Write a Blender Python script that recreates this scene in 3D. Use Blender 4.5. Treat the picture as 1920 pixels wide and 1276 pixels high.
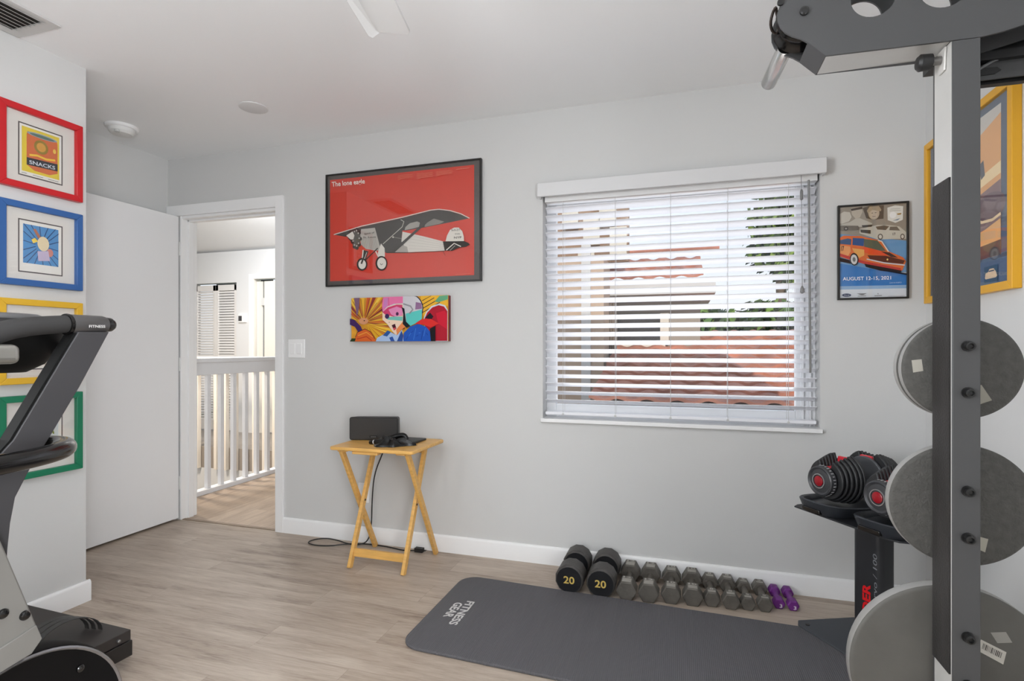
import bpy, bmesh, math, random
from math import sin, cos, pi, radians, atan2, hypot
from mathutils import Vector, Matrix
random.seed(7)
for o in list(bpy.data.objects): bpy.data.objects.remove(o)
SC = bpy.context.scene
COL = SC.collection
# ------------------------------------------------------------------ camera
CF, CX, CY, YAW, CH = 1015.0, 960.0, 652.0, 0.2985, 1.16
cam = bpy.data.cameras.new('camera'); co = bpy.data.objects.new('camera', cam); COL.objects.link(co)
cam.sensor_width = 36.0; cam.lens = CF * 36.0 / 1920.0
cam.shift_y = (CY - 638.0) / 1920.0
cam.clip_start = 0.05
co.location = (0, 0, CH); co.rotation_euler = (pi / 2, 0, YAW)
SC.camera = co
# ------------------------------------------------------------------ world and lights
SC.view_settings.view_transform = 'Standard'; SC.view_settings.look = 'None'
SC.view_settings.exposure = 0.53; SC.view_settings.gamma = 1.0; SC.view_settings.use_curve_mapping = False
w = bpy.data.worlds.new('world'); SC.world = w; w.use_nodes = True
nt = w.node_tree; bg = nt.nodes['Background']
tc = nt.nodes.new('ShaderNodeTexCoord'); sp = nt.nodes.new('ShaderNodeSeparateXYZ'); rp = nt.nodes.new('ShaderNodeValToRGB')
nt.links.new(tc.outputs['Generated'], sp.inputs[0]); nt.links.new(sp.outputs['Z'], rp.inputs[0]); nt.links.new(rp.outputs[0], bg.inputs[0])
rp.color_ramp.elements[0].position = 0.0; rp.color_ramp.elements[0].color = (0.93, 0.96, 1.0, 1)
rp.color_ramp.elements[1].position = 0.7; rp.color_ramp.elements[1].color = (0.55, 0.74, 1.0, 1)
bg.inputs[1].default_value = .74
def lamp(name, kind, loc, target, power, **k):
    l = bpy.data.lights.new(name, kind); o = bpy.data.objects.new(name, l); COL.objects.link(o)
    o.location = loc; l.energy = power
    d = Vector(target) - Vector(loc); o.rotation_euler = d.to_track_quat('-Z', 'Y').to_euler()
    for a, b in k.items(): setattr(l, a, b)
    return o
lamp('sun', 'SUN', (1.6, -8, 4.6), (0, 0, 0), 2.1, angle=0.01, color=(1, 0.93, 0.82))
# added fill lamps at both side walls behind the camera; no openings there
lamp('left_fill', 'AREA', (-2.5, -.55, 1.3), (1.05, 1.0, 1.2), 37, shape='RECTANGLE', size=1.4, size_y=1.15, color=(0.95, 0.975, 1.0), spread=radians(100))
lamp('right_fill', 'AREA', (.98, -.6, 1.25), (-2.9, 1.1, 1.1), 40, shape='RECTANGLE', size=1.3, size_y=1.5, color=(0.95, 0.975, 1.0), spread=radians(110))
lamp('ceiling_uplight_fill', 'AREA', (-.5, -.35, 1.6), (-.5, -.349, 2.9), 19, shape='DISK', size=.6, color=(0.90, 0.95, 1.0))  # added fill aimed up at the ceiling, no floor lamp stands here
lamp('overhead_fill', 'AREA', (-.74, .78, 2.10), (-.74, .781, 0), 3.5, shape='DISK', size=.22, color=(0.95, 0.975, 1.0))  # added fill under the fan hub, the fan carries no lamp
lamp('window_daylight', 'AREA', (-0.03, 3.9, 3.3), (-0.3, 1.4, 0.9), 12, shape='RECTANGLE', size=1.8, size_y=1.2, color=(0.95, 0.975, 1.0))
lamp('roof_bounce_fill', 'AREA', (-.03, 3.75, .12), (-.2, 1.6, 1.75), 22, shape='RECTANGLE', size=1.6, size_y=.9, color=(0.96, 0.975, 1.0))  # hidden lamp added below the sill to brighten the ceiling like roof bounce
lamp('hall_fill', 'AREA', (-4.4, 4.6, 2.8), (-5.0, 5.6, 0), 36, shape='DISK', size=0.5, color=(0.95, 0.975, 1.0))  # added fill to light the hall, no fixture is modelled
lamp('stairwell_light', 'AREA', (-4.9, 3.6, 1.9), (-4.9, 4.6, -1.0), 34, shape='DISK', size=0.4, color=(1.0, 0.86, 0.70))

# ------------------------------------------------------------------ pixel helpers (a ray of the photograph met with a real plane)
_c, _s = cos(YAW), sin(YAW)
def ray(x, y): 
    l = (x - CX) / CF
    return Vector((-_s + _c * l, _c + _s * l, -(y - CY) / CF))
def onY(x, y, Y): r = ray(x, y); return Vector((0, 0, CH)) + r * (Y / r.y)
def onX(x, y, X): r = ray(x, y); return Vector((0, 0, CH)) + r * (X / r.x)
def onZ(x, y, Z): r = ray(x, y); return Vector((0, 0, CH)) + r * ((Z - CH) / r.z)

# ------------------------------------------------------------------ materials
MATS = {}
def srgb(c):
    return tuple((v / 255 / 12.92 if v / 255 <= .04045 else ((v / 255 + .055) / 1.055) ** 2.4) for v in c)
def mat(name, rgb, rough=0.5, metal=0.0, spec=0.5, noise=None, bump=None, coat=0.0):
    """noise=(scale, amount, (sx,sy,sz)); bump=(scale, strength, (sx,sy,sz))"""
    if name in MATS: return MATS[name]
    m = bpy.data.materials.new(name); m.use_nodes = True; n = m.node_tree.nodes; L = m.node_tree.links
    b = n['Principled BSDF']; c = srgb(rgb)
    b.inputs['Base Color'].default_value = (*c, 1); b.inputs['Roughness'].default_value = rough
    b.inputs['Metallic'].default_value = metal; b.inputs['Specular IOR Level'].default_value = spec
    b.inputs['Coat Weight'].default_value = coat
    if noise or bump: tcn = n.new('ShaderNodeTexCoord')
    def tex(sc, st):
        mp = n.new('ShaderNodeMapping'); mp.inputs['Scale'].default_value = st; L.new(tcn.outputs['Object'], mp.inputs[0])
        t = n.new('ShaderNodeTexNoise'); t.inputs['Scale'].default_value = sc; t.inputs['Detail'].default_value = 5; L.new(mp.outputs[0], t.inputs[0]); return t
    if noise:
        t = tex(noise[0], noise[2] if len(noise) > 2 else (1, 1, 1)); r = n.new('ShaderNodeValToRGB'); a = noise[1]
        r.color_ramp.elements[0].position = .3; r.color_ramp.elements[1].position = .7
        r.color_ramp.elements[0].color = (*[v * (1 - a) for v in c], 1); r.color_ramp.elements[1].color = (*[min(1, v * (1 + a)) for v in c], 1)
        L.new(t.outputs[0], r.inputs[0]); L.new(r.outputs[0], b.inputs['Base Color'])
    if bump:
        t = tex(bump[0], bump[2] if len(bump) > 2 else (1, 1, 1)); bp = n.new('ShaderNodeBump'); bp.inputs['Strength'].default_value = bump[1]; bp.inputs['Distance'].default_value = .01
        L.new(t.outputs[0], bp.inputs['Height']); L.new(bp.outputs[0], b.inputs['Normal'])
    MATS[name] = m; return m
def paint(rgb):
    """flat printed ink"""
    return mat('ink_%02x%02x%02x' % tuple(rgb), rgb, rough=0.55, spec=0.25)
def plank_mat(name, along_x=True, tint=(1, 1, 1)):
    m = bpy.data.materials.new(name); m.use_nodes = True; n = m.node_tree.nodes; L = m.node_tree.links; b = n['Principled BSDF']
    t = n.new('ShaderNodeTexCoord'); mp = n.new('ShaderNodeMapping'); mp.inputs['Rotation'].default_value = (0, 0, 0 if along_x else pi / 2)
    L.new(t.outputs['Object'], mp.inputs[0])
    br = n.new('ShaderNodeTexBrick'); br.offset = 0.37; br.inputs['Scale'].default_value = 1; br.inputs['Brick Width'].default_value = 1.22; br.inputs['Row Height'].default_value = .18
    br.inputs['Mortar Size'].default_value = .0006; br.inputs['Mortar Smooth'].default_value = .2; br.inputs['Bias'].default_value = 0
    br.inputs['Color1'].default_value = (0, 0, 0, 1); br.inputs['Color2'].default_value = (1, 1, 1, 1); br.inputs['Mortar'].default_value = (.5, .5, .5, 1)
    L.new(mp.outputs[0], br.inputs[0])
    ad = n.new('ShaderNodeVectorMath'); ad.operation = 'MULTIPLY_ADD'; ad.inputs[1].default_value = (3.1, 7.7, 1); L.new(br.outputs['Color'], ad.inputs[0]); L.new(mp.outputs[0], ad.inputs[2])
    def nz(sc, st, det=6):
        mm = n.new('ShaderNodeMapping'); mm.inputs['Scale'].default_value = st; L.new(ad.outputs[0], mm.inputs[0])
        q = n.new('ShaderNodeTexNoise'); q.inputs['Scale'].default_value = sc; q.inputs['Detail'].default_value = det; q.inputs['Roughness'].default_value = .62; q.inputs['Distortion'].default_value = .6; L.new(mm.outputs[0], q.inputs[0]); return q
    n1 = nz(3.0, (.55, 5.5, 1)); n2 = nz(16, (.7, 9, 1)); n3 = nz(1.4, (.8, 2.2, 1), 3)
    r = n.new('ShaderNodeValToRGB'); e = r.color_ramp.elements
    def cc(c): c = srgb(c); return (*[c[i] * tint[i] for i in range(3)], 1)
    e[0].position = .33; e[0].color = cc((112, 96, 84)); e[1].position = .68; e[1].color = cc((206, 193, 178))
    k = r.color_ramp.elements.new(.45); k.color = cc((168, 152, 137))
    mx = n.new('ShaderNodeMix'); mx.data_type = 'FLOAT'; mx.inputs[0].default_value = .42; L.new(n1.outputs[0], mx.inputs[2]); L.new(n2.outputs[0], mx.inputs[3])
    m2 = n.new('ShaderNodeMix'); m2.data_type = 'FLOAT'; m2.inputs[0].default_value = .28; L.new(mx.outputs[0], m2.inputs[2]); L.new(n3.outputs[0], m2.inputs[3])
    L.new(m2.outputs[0], r.inputs[0])
    mm = n.new('ShaderNodeMix'); mm.data_type = 'RGBA'; mm.blend_type = 'MULTIPLY'; L.new(br.outputs['Fac'], mm.inputs[0]); L.new(r.outputs[0], mm.inputs[6]); mm.inputs[7].default_value = (.62, .58, .55, 1)
    L.new(mm.outputs[2], b.inputs['Base Color'])
    b.inputs['Roughness'].default_value = .42; b.inputs['Specular IOR Level'].default_value = .35
    bp = n.new('ShaderNodeBump'); bp.inputs['Strength'].default_value = .12; bp.inputs['Distance'].default_value = .002; L.new(n2.outputs[0], bp.inputs['Height']); L.new(bp.outputs[0], b.inputs['Normal'])
    return m
def glass_mat():
    m = bpy.data.materials.new('clear_glass'); m.use_nodes = True; n = m.node_tree.nodes; L = m.node_tree.links
    n.remove(n['Principled BSDF']); o = n['Material Output']
    tr = n.new('ShaderNodeBsdfTransparent'); gl = n.new('ShaderNodeBsdfGlossy'); gl.inputs['Roughness'].default_value = 0.0
    fr = n.new('ShaderNodeFresnel'); mx = n.new('ShaderNodeMixShader')   # both faces of the sheet reflect like a thin pane
    ge = n.new('ShaderNodeNewGeometry'); mr = n.new('ShaderNodeMapRange'); mr.inputs[3].default_value = 1.5; mr.inputs[4].default_value = 1 / 1.5
    L.new(ge.outputs['Backfacing'], mr.inputs[0]); L.new(mr.outputs[0], fr.inputs[0])
    L.new(fr.outputs[0], mx.inputs[0]); L.new(tr.outputs[0], mx.inputs[1]); L.new(gl.outputs[0], mx.inputs[2]); L.new(mx.outputs[0], o.inputs[0])
    return m
GLASS = glass_mat()
WALL = mat('wall_paint', (211, 211, 210), .75, spec=.2, bump=(350, .06))
CEIL = mat('ceiling_paint', (248, 249, 250), .85, spec=.15)
WHITE = mat('white_trim', (243, 243, 243), .4)
DOORW = mat('door_white', (236, 236, 237), .45)
FLOOR = plank_mat('vinyl_planks'); FLOOR2 = plank_mat('hall_vinyl_planks', False, (1.06, 1.0, .94))
BLK = mat('black_plastic', (26, 26, 27), .45); BLKG = mat('black_gloss', (14, 13, 13), .16, spec=.6)
DGREY = mat('dark_grey_coat', (66, 66, 67), .42, bump=(500, .05)); SILV = mat('silver_metal', (206, 205, 202), .36, metal=.3, noise=(6, .05))
CHROME = mat('chrome', (215, 215, 213), .2, metal=1.0)
RUB = mat('grey_rubber', (76, 75, 72), .7, noise=(60, .16), bump=(160, .35)); IRON = mat('hex_iron', (98, 94, 88), .5, metal=.25, noise=(18, .25), bump=(90, .2))
HANDLE = mat('knurled_steel', (118, 113, 106), .42, metal=.6, bump=(600, .4))

# ------------------------------------------------------------------ mesh builder
class MB:
    def __init__(s): s.v = []; s.f = []; s.m = []; s.ms = []
    def mi(s, m):
        if m not in s.ms: s.ms.append(m)
        return s.ms.index(m)
    def add(s, vs, fs, m=None):
        o = len(s.v); s.v += [Vector(v) for v in vs]; k = s.mi(m)
        for f in fs: s.f.append([o + i for i in f]); s.m.append(k)
    def box(s, a, b, m=None, M=None):
        x0, y0, z0 = a; x1, y1, z1 = b
        vs = [Vector(p) for p in ((x0, y0, z0), (x1, y0, z0), (x1, y1, z0), (x0, y1, z0), (x0, y0, z1), (x1, y0, z1), (x1, y1, z1), (x0, y1, z1))]
        if M: vs = [M @ v for v in vs]
        s.add(vs, [(3, 2, 1, 0), (4, 5, 6, 7), (0, 1, 5, 4), (1, 2, 6, 5), (2, 3, 7, 6), (3, 0, 4, 7)], m)
    def prism(s, pts, ex, m=None):
        """pts: 3D outline, ex: extrusion vector"""
        ex = Vector(ex); n = len(pts); vs = [Vector(p) for p in pts]; vs += [v + ex for v in vs]
        s.add(vs, [list(range(n))[::-1], list(range(n, 2 * n))] + [(i, (i + 1) % n, n + (i + 1) % n, n + i) for i in range(n)], m)
    def rings(s, rs, m=None, caps=True, closed=False):
        n = len(rs[0]); vs = [p for r in rs for p in r]; fs = []
        k = len(rs)
        for j in range(k if closed else k - 1):
            a = j * n; b = ((j + 1) % k) * n
            for i in range(n): fs.append((a + i, a + (i + 1) % n, b + (i + 1) % n, b + i))
        if caps and not closed: fs += [list(range(n))[::-1], list(range((k - 1) * n, k * n))]
        s.add(vs, fs, m)
    def cyl(s, a, b, r, r2=None, n=24, m=None, rot=0):
        a = Vector(a); b = Vector(b); s.lathe(a, b - a, [(0, r), ((b - a).length, r if r2 is None else r2)], n, m, rot)
    def lathe(s, o, ax, prof, n=32, m=None, rot=0, sx=1.0, ring=False):
        """prof: (distance along axis, radius)"""
        o = Vector(o); ax = Vector(ax).normalized(); u = ax.orthogonal().normalized()
        if abs(ax.z) < .9: u = ax.cross(Vector((0, 0, 1))).normalized()
        v = ax.cross(u)
        rs = [[o + ax * d + (u * cos(rot + 2 * pi * i / n) * sx + v * sin(rot + 2 * pi * i / n)) * max(r, 1e-5) for i in range(n)] for d, r in prof]
        s.rings(rs, m, closed=ring)
    def tube(s, pts, r, n=12, m=None, closed=False, sub=0):
        P = [Vector(p) for p in pts]
        for _ in range(sub):
            Q = []; k = len(P)
            for i in range(k if closed else k - 1):
                a, b = P[i], P[(i + 1) % k]; Q += [a * .75 + b * .25, a * .25 + b * .75]
            if not closed: Q = [P[0]] + Q[1:-1] + [P[-1]]
            P = Q
        k = len(P); rs = []; up = None
        for i in range(k):
            t = (P[(i + 1) % k] - P[i - 1]) if closed else (P[min(i + 1, k - 1)] - P[max(i - 1, 0)])
            t.normalize()
            if up is None: up = t.orthogonal().normalized()
            up = (up - t * up.dot(t)).normalized(); w_ = t.cross(up)
            rr = r(i / (k - 1)) if callable(r) else r
            rs.append([P[i] + (up * cos(2 * pi * j / n) + w_ * sin(2 * pi * j / n)) * rr for j in range(n)])
        s.rings(rs, m, closed=closed)
    def ball(s, c, r, m=None, n=16):
        c = Vector(c); r = Vector(r) if hasattr(r, '__len__') else Vector((r, r, r)); rs = []
        for j in range(1, n): 
            a = pi * j / n; rs.append([c + Vector((r.x * sin(a) * cos(2 * pi * i / (2 * n)), r.y * sin(a) * sin(2 * pi * i / (2 * n)), -r.z * cos(a))) for i in range(2 * n)])
        s.rings(rs, m)
    def build(s, name, m=None, parent=None, bevel=0, seg=2, smooth=False, loc=None, sub=0):
        base = Vector(loc) if loc is not None else (Vector(parent_world(parent)) if parent else None)
        if base is None:
            xs = [v.x for v in s.v]; ys = [v.y for v in s.v]; zs = [v.z for v in s.v]
            base = Vector(((min(xs) + max(xs)) / 2, (min(ys) + max(ys)) / 2, min(zs)))
        me = bpy.data.meshes.new(name); me.from_pydata([v - base for v in s.v], [], s.f)
        for q in s.ms: me.materials.append(q if q else m)
        for p, k in zip(me.polygons, s.m): p.material_index = k
        bm = bmesh.new(); bm.from_mesh(me); bmesh.ops.recalc_face_normals(bm, faces=bm.faces) if not getattr(s, 'flat', False) else None; bm.to_mesh(me); bm.free()
        me.update()
        o = bpy.data.objects.new(name, me); COL.objects.link(o)
        if parent: 
            o.parent = parent; o.location = (0, 0, 0)
            if loc is not None: o.location = Vector(loc) - parent_world(parent)
        else: o.location = base
        if bevel:
            b = o.modifiers.new('bevel', 'BEVEL'); b.width = bevel; b.segments = seg; b.limit_method = 'ANGLE'; b.angle_limit = radians(40)
        if sub: q = o.modifiers.new('sub', 'SUBSURF'); q.levels = q.render_levels = sub
        if smooth or bevel:
            for p in me.polygons: p.use_smooth = True
            try: me.set_sharp_from_angle(angle=radians(38))
            except Exception: pass
        return o
def parent_world(p):
    v = Vector((0, 0, 0))
    while p: v = v + p.location; p = p.parent
    return v
def tag(o, label=None, cat=None, group=None, kind=None):
    if label: o['label'] = label
    if cat: o['category'] = cat
    if group: o['group'] = group
    if kind: o['kind'] = kind
    return o
def thing(name, label, cat, loc, group=None):
    o = bpy.data.objects.new(name, None); o.empty_display_size = .05; COL.objects.link(o); o.location = loc
    return tag(o, label, cat, group)
def struct(o, label=None): 
    o['kind'] = 'structure'
    if label: o['label'] = label
    return o
def B(name, a, b, m, parent=None, bevel=0, loc=None):
    q = MB(); q.box(a, b); return q.build(name, m, parent, bevel, loc=loc)
def copy_thing(root, delta):
    def cp(o, par):
        c = o.copy(); COL.objects.link(c); c.parent = par
        for ch in [x for x in list(bpy.data.objects) if x.parent == o]: cp(ch, c)
        return c
    r = cp(root, None); r.location = root.location + Vector(delta); return r

# ------------------------------------------------------------------ printed art: layered flat shapes on a picture's own plane
_tc = {}
def text_tris(t, bold=0.0):
    k = (t, bold)
    if k in _tc: return _tc[k]
    cu = bpy.data.curves.new('t', 'FONT'); cu.body = t; cu.size = 1; cu.offset = bold; cu.resolution_u = 3
    o = bpy.data.objects.new('t', cu); COL.objects.link(o); bpy.context.view_layer.update()
    me = o.to_mesh(); vs = [(v.co.x, v.co.y) for v in me.vertices]; fs = [list(p.vertices) for p in me.polygons]
    o.to_mesh_clear(); bpy.data.objects.remove(o); bpy.data.curves.remove(cu)
    x0 = min(v[0] for v in vs); x1 = max(v[0] for v in vs); y0 = min(v[1] for v in vs); y1 = max(v[1] for v in vs)
    _tc[k] = (vs, fs, x0, x1, y0, y1); return _tc[k]
class Art(MB):
    """fn maps picture coordinates (x right, y down) to a 3D point; n is the outward normal"""
    def __init__(s, fn, n, step=.00015, base=.0): super().__init__(); s.fn = fn; s.n = Vector(n); s.step = step; s.k = base; s.flat = True
    def P(s, x, y): return s.fn(x, y) + s.n * s.k
    def face(s, vs, fs, rgb):
        s.k += s.step; m = paint(rgb); pts = [s.P(*v) for v in vs]
        out = []
        for f in fs:
            nn = Vector((0, 0, 0))
            for i in range(len(f)): nn += pts[f[i]].cross(pts[f[(i + 1) % len(f)]])
            out.append(f if nn.dot(s.n) > 0 else f[::-1])
        s.add(pts, out, m)
    def poly(s, pts, rgb): s.face(pts, [list(range(len(pts)))], rgb)
    def rect(s, x0, y0, x1, y1, rgb): s.poly([(x0, y0), (x1, y0), (x1, y1), (x0, y1)], rgb)
    def ell(s, cx, cy, rx, ry, rgb, n=28, a=0.0):
        ca, sa = cos(a), sin(a)
        s.poly([(cx + rx * cos(2 * pi * i / n) * ca - ry * sin(2 * pi * i / n) * sa, cy + rx * cos(2 * pi * i / n) * sa + ry * sin(2 * pi * i / n) * ca) for i in range(n)], rgb)
    def line(s, pts, w, rgb):
        L, R = [], []
        for i, p in enumerate(pts):
            a = pts[max(i - 1, 0)]; b = pts[min(i + 1, len(pts) - 1)]; dx, dy = b[0] - a[0], b[1] - a[1]; d = hypot(dx, dy) or 1
            L.append((p[0] - dy / d * w / 2, p[1] + dx / d * w / 2)); R.append((p[0] + dy / d * w / 2, p[1] - dx / d * w / 2))
        n = len(pts); s.face(L + R, [[i, i + 1, n + i + 1, n + i] for i in range(n - 1)], rgb)
    def text(s, t, a, b, h, rgb, bold=0.0, slant=0.0):
        """fits text on the baseline a-b with cap height h (picture units, up = -y rotated with the baseline)"""
        vs, fs, x0, x1, y0, y1 = text_tris(t, bold); dx, dy = b[0] - a[0], b[1] - a[1]; L = hypot(dx, dy); ux, uy = dx / L, dy / L; px, py = uy, -ux
        capm = .72
        s.face([(a[0] + ux * (q := (v[0] - x0) / (x1 - x0) * L + slant * v[1] / capm * h) + px * (w_ := v[1] / capm * h), a[1] + uy * q + py * w_) for v in vs], fs, rgb)
def crop(x0, y0, sc, plane):
    return lambda x, y: plane(x0 + x / sc, y0 + y / sc)

# =================================================================== THE ROOM
D = 2.84          # window wall
H = 2.44
b = MB()          # window wall with door opening and window opening
DX0, DX1, DZ = -3.22, -2.433, 2.05
WX0, WX1, WZ0, WZ1 = -.70, .632, .775, 1.985
for a, c in (((-3.33, D, 0), (DX0, D + .12, H)), ((DX0, D, DZ), (DX1, D + .12, H)), ((DX1, D, 0), (WX0, D + .12, H)),
             ((WX0, D, 0), (WX1, D + .12, WZ0)), ((WX0, D, WZ1), (WX1, D + .12, H)), ((WX1, D, 0), (1.17, D + .12, H))): b.box(a, c)
struct(b.build('wall_front', WALL))
struct(B('wall_left', (-3.45, -1.5, 0), (-2.60, 1.80, H), WALL))
struct(B('wall_left_alcove', (-3.45, 1.80, 0), (-3.33, D + .12, H), WALL))
struct(B('wall_right', (1.05, -1.5, 0), (1.17, D, H), WALL))
b = MB(); b.box((-3.45, -1.62, 0), (1.17, -1.5, H))
struct(b.build('wall_back', WALL))
struct(B('roof_shade_block', (-3.45, -1.62, H + .1), (1.17, D + .12, H + .75), mat('shade_block_tan', (200, 180, 160), .9)))  # unseen block added over the ceiling to lengthen the shadow on the neighbour's tiles
struct(B('ceiling', (-3.45, -1.62, H), (1.17, D + .12, H + .08), CEIL))
struct(B('floor', (-3.45, -1.62, -.2), (1.17, D + .02, 0), FLOOR))
def bprof(p0, p1, out, name):
    p0 = Vector(p0); p1 = Vector(p1); o = Vector(out); q = MB(); t = .014; h = .095
    prof = [(0, 0), (t, 0), (t, h - .012), (t - .003, h - .004), (t - .008, h), (0, h)]
    q.prism([p0 + o * a + Vector((0, 0, z)) for a, z in prof], p1 - p0); return struct(q.build(name, WHITE, smooth=True))
bprof((DX1 + .057, D, 0), (1.05, D, 0), (0, -1, 0), 'baseboard_front')
bprof((-2.60, -1.5, 0), (-2.60, 1.814, 0), (1, 0, 0), 'baseboard_left')
bprof((-2.60, 1.80, 0), (-3.33, 1.80, 0), (0, 1, 0), 'baseboard_alcove')
bprof((1.05, 2.826, 0), (1.05, -1.5, 0), (-1, 0, 0), 'baseboard_right')
# door opening: jamb lining, casing and stop
q = MB(); t = .016
q.box((DX1, D - t, 0), (DX1 + .057, D, DZ + .07)); q.box((-3.325, D - t, DZ), (DX1, D, DZ + .07)); q.box((-3.325, D - t, 0), (DX0 - .035, D, DZ))
q.box((DX1 - .003, D, 0), (DX1, D + .12, DZ)); q.box((DX0, D - .004, 0), (DX0 + .012, D + .12, DZ)); q.box((DX0, D, DZ - .018), (DX1, D + .12, DZ))
q.box((DX0 + .012, D + .045, 0), (DX0 + .024, D + .085, DZ - .018)); q.box((DX1 - .015, D + .045, 0), (DX1 - .003, D + .085, DZ - .018)); q.box((DX0, D + .045, DZ - .03), (DX1, D + .085, DZ - .018))
struct(q.build('trim_1', WHITE, bevel=.003))
d1 = B('door_1', (-3.262, 2.05, .014), (-3.224, 2.83, 2.046), DOORW, bevel=.002); struct(d1, 'plain white slab door swung open against the side wall')
for z in (.25, 1.05, 1.83):
    h = MB(); h.cyl((-3.222, 2.836, z - .045), (-3.222, 2.836, z + .045), .006, n=10); h.build('hinge', mat('hinge_white', (214, 214, 212), .4), d1)
q = MB(); q.box((DX1 - .007, D + .008, .93), (DX1 - .003, D + .036, 1.0)); struct(q.build('trim_2', mat('strike_plate', (120, 118, 112), .35, metal=.8)))
struct(B('trim_3', (DX0, D + .004, -.001), (DX1, D + .028, .004), mat('threshold_strip', (146, 128, 110), .5)))
# ------------------------------------------------ hall beyond the door
HW = mat('hall_wall_paint', (222, 223, 224), .8)
struct(B('floor_hall', (-3.62, D + .021, -.25), (-2.2, 5.04, 0), FLOOR2)); struct(B('floor_hall_far', (-9, 5.04, -.25), (-2.2, 6.15, 0), mat('hall_far_floor', (150, 142, 134), .5)))
b = MB(); FY = 6.03
for a, c in (((-9, FY, -.25), (-6.6, FY + .12, 2.5)), ((-6.6, FY, 2.068), (-5.84, FY + .12, 2.5)), ((-5.84, FY, 0), (-5.55, FY + .12, 2.5)), ((-5.55, FY, 2.1), (-4.78, FY + .12, 2.5)), ((-4.78, FY, 0), (-2.2, FY + .12, 2.5))): b.box(a, c)
struct(b.build('wall_hall_far', HW))
struct(B('wall_hall_right', (-2.2, D + .12, -.25), (-2.08, 6.15, 3.6), HW))
struct(B('wall_hall_left', (-9.12, D + .12, -2.9), (-9, 6.15, 3.6), HW))
struct(B('wall_hall_near', (-9.12, D, -2.9), (-3.45, D + .12, 3.6), HW)); struct(B('wall_hall_above', (-3.45, D, H + .08), (-2.08, D + .12, 3.6), HW))
b = MB(); b.prism([(-9.12, 6.15, 2.5), (-9.12, D, 3.55), (-9.12, D, 3.65), (-9.12, 6.15, 2.6)], (7.04, 0, 0)); struct(b.build('ceiling_hall', CEIL))
struct(B('wall_stairwell', (-9, 5.04, -2.9), (-3.6, 5.06, -.25), HW)); struct(B('wall_stairwell_side', (-3.62, D + .12, -2.9), (-3.6, 5.04, -.25), HW)); struct(B('floor_stairwell', (-9.12, D, -3.0), (-3.6, 5.06, -2.9), mat('stair_floor', (206, 190, 170), .6)))
b = MB(); b.box((-5.62, FY - .015, 0), (-5.55, FY, 2.17)); b.box((-5.55, FY - .015, 2.1), (-4.78, FY, 2.17)); b.box((-4.78, FY - .015, 0), (-4.71, FY, 2.17)); struct(b.build('trim_4', WHITE, bevel=.003))
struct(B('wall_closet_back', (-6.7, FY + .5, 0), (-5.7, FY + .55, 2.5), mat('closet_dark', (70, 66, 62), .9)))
# louvred bifold closet door
d2 = thing('door_2', None, None, (-6.22, FY + .03, .012)); struct(d2, 'white louvred bifold closet door across the hall')
for x0 in (-6.59, -6.221):
    x1 = x0 + .368; pf = MB()
    for a, c in (((x0, .0), (x0 + .045, 2.03)), ((x1 - .045, 0), (x1, 2.03)), ((x0, 0), (x1, .14)), ((x0, .95), (x1, 1.03)), ((x0, 1.95), (x1, 2.03))): pf.box((a[0], FY + .02, a[1] + .012), (c[0], FY + .048, c[1] + .012))
    lf = pf.build('door_panel', mat('louvre_white', (226, 224, 222), .5), d2, bevel=.002)
    lv = MB()
    for z0, z1, n in ((.14, .95, 22), (1.03, 1.95, 25)):
        for i in range(n):
            z = z0 + (i + .5) * (z1 - z0) / n + .012; lv.prism([(x0 + .045, FY + .022, z - .017), (x0 + .045, FY + .026, z - .018), (x0 + .045, FY + .046, z + .012), (x0 + .045, FY + .042, z + .014)], (.278, 0, 0))
    lv.build('louvres', mat('louvre_white', (226, 224, 222), .5), lf)
d3 = thing('door_3', None, None, (-5.1, FY + .05, .012)); struct(d3, 'white hall door standing ajar in its frame')
b = MB(); b.box((-5.40, FY + .03, .012), (-4.79, FY + .065, 2.07)); b.build('door_leaf', mat('hall_door', (232, 228, 220), .5), d3, bevel=.002)
b = MB(); b.box((-5.55, FY, 0), (-5.535, FY + .12, 2.1)); b.box((-5.53, FY + .04, 0), (-5.435, FY + .06, 2.07)); b.build('jamb', mat('hall_door', (232, 228, 220), .5), d3)
b = MB(); b.box((-5.44, FY + .02, 1.74), (-5.395, FY + .03, 1.84)); b.build('hinge', mat('hinge_white', (214, 214, 212), .4), d3)
th = thing('thermostat', 'small white thermostat with dark screen between the closet and hall door', 'thermostat', (-5.725, FY, 1.5))
p = MB(); p.box((-5.79, FY - .022, 1.51), (-5.66, FY, 1.635)); p.build('housing', WHITE, th, bevel=.004)
p = MB(); p.box((-5.782, FY - .025, 1.53), (-5.728, FY - .022, 1.60)); p.build('screen', mat('screen_dark', (70, 70, 72), .3), th)
# railings
RW = mat('railing_white', (232, 234, 238), .45); RC = mat('railing_warm_lit', (236, 228, 216), .5)  # far railing: the stairwell's warm light is put into its cream tone
r1 = thing('stair_railing', 'white wooden railing with square balusters directly beyond the open doorway', 'railing', (-3.6, 3.9, 0))
b = MB(); b.box((-3.665, 2.97, .945), (-3.585, 5.0, 1.045)); b.build('top_rail', RW, r1, bevel=.004); b = MB(); b.box((-3.70, 2.97, 1.045), (-3.555, 5.0, 1.078)); b.build('rail_cap', RW, r1, bevel=.006)
b = MB(); b.box((-3.66, 2.97, -.02), (-3.585, 5.0, .035)); b.build('bottom_rail', RW, r1, bevel=.003)
for i in range(15):
    y = 3.05 + .1315 * i; b = MB(); b.box((-3.64, y - .017, .03), (-3.606, y + .017, .95)); b.build('baluster', RW, r1, bevel=.002)
r2 = thing('stair_railing', 'warm-lit railing on the far side of the stairwell, face-mounted balusters', 'railing', (-5.8, 4.99, -.25))
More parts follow.
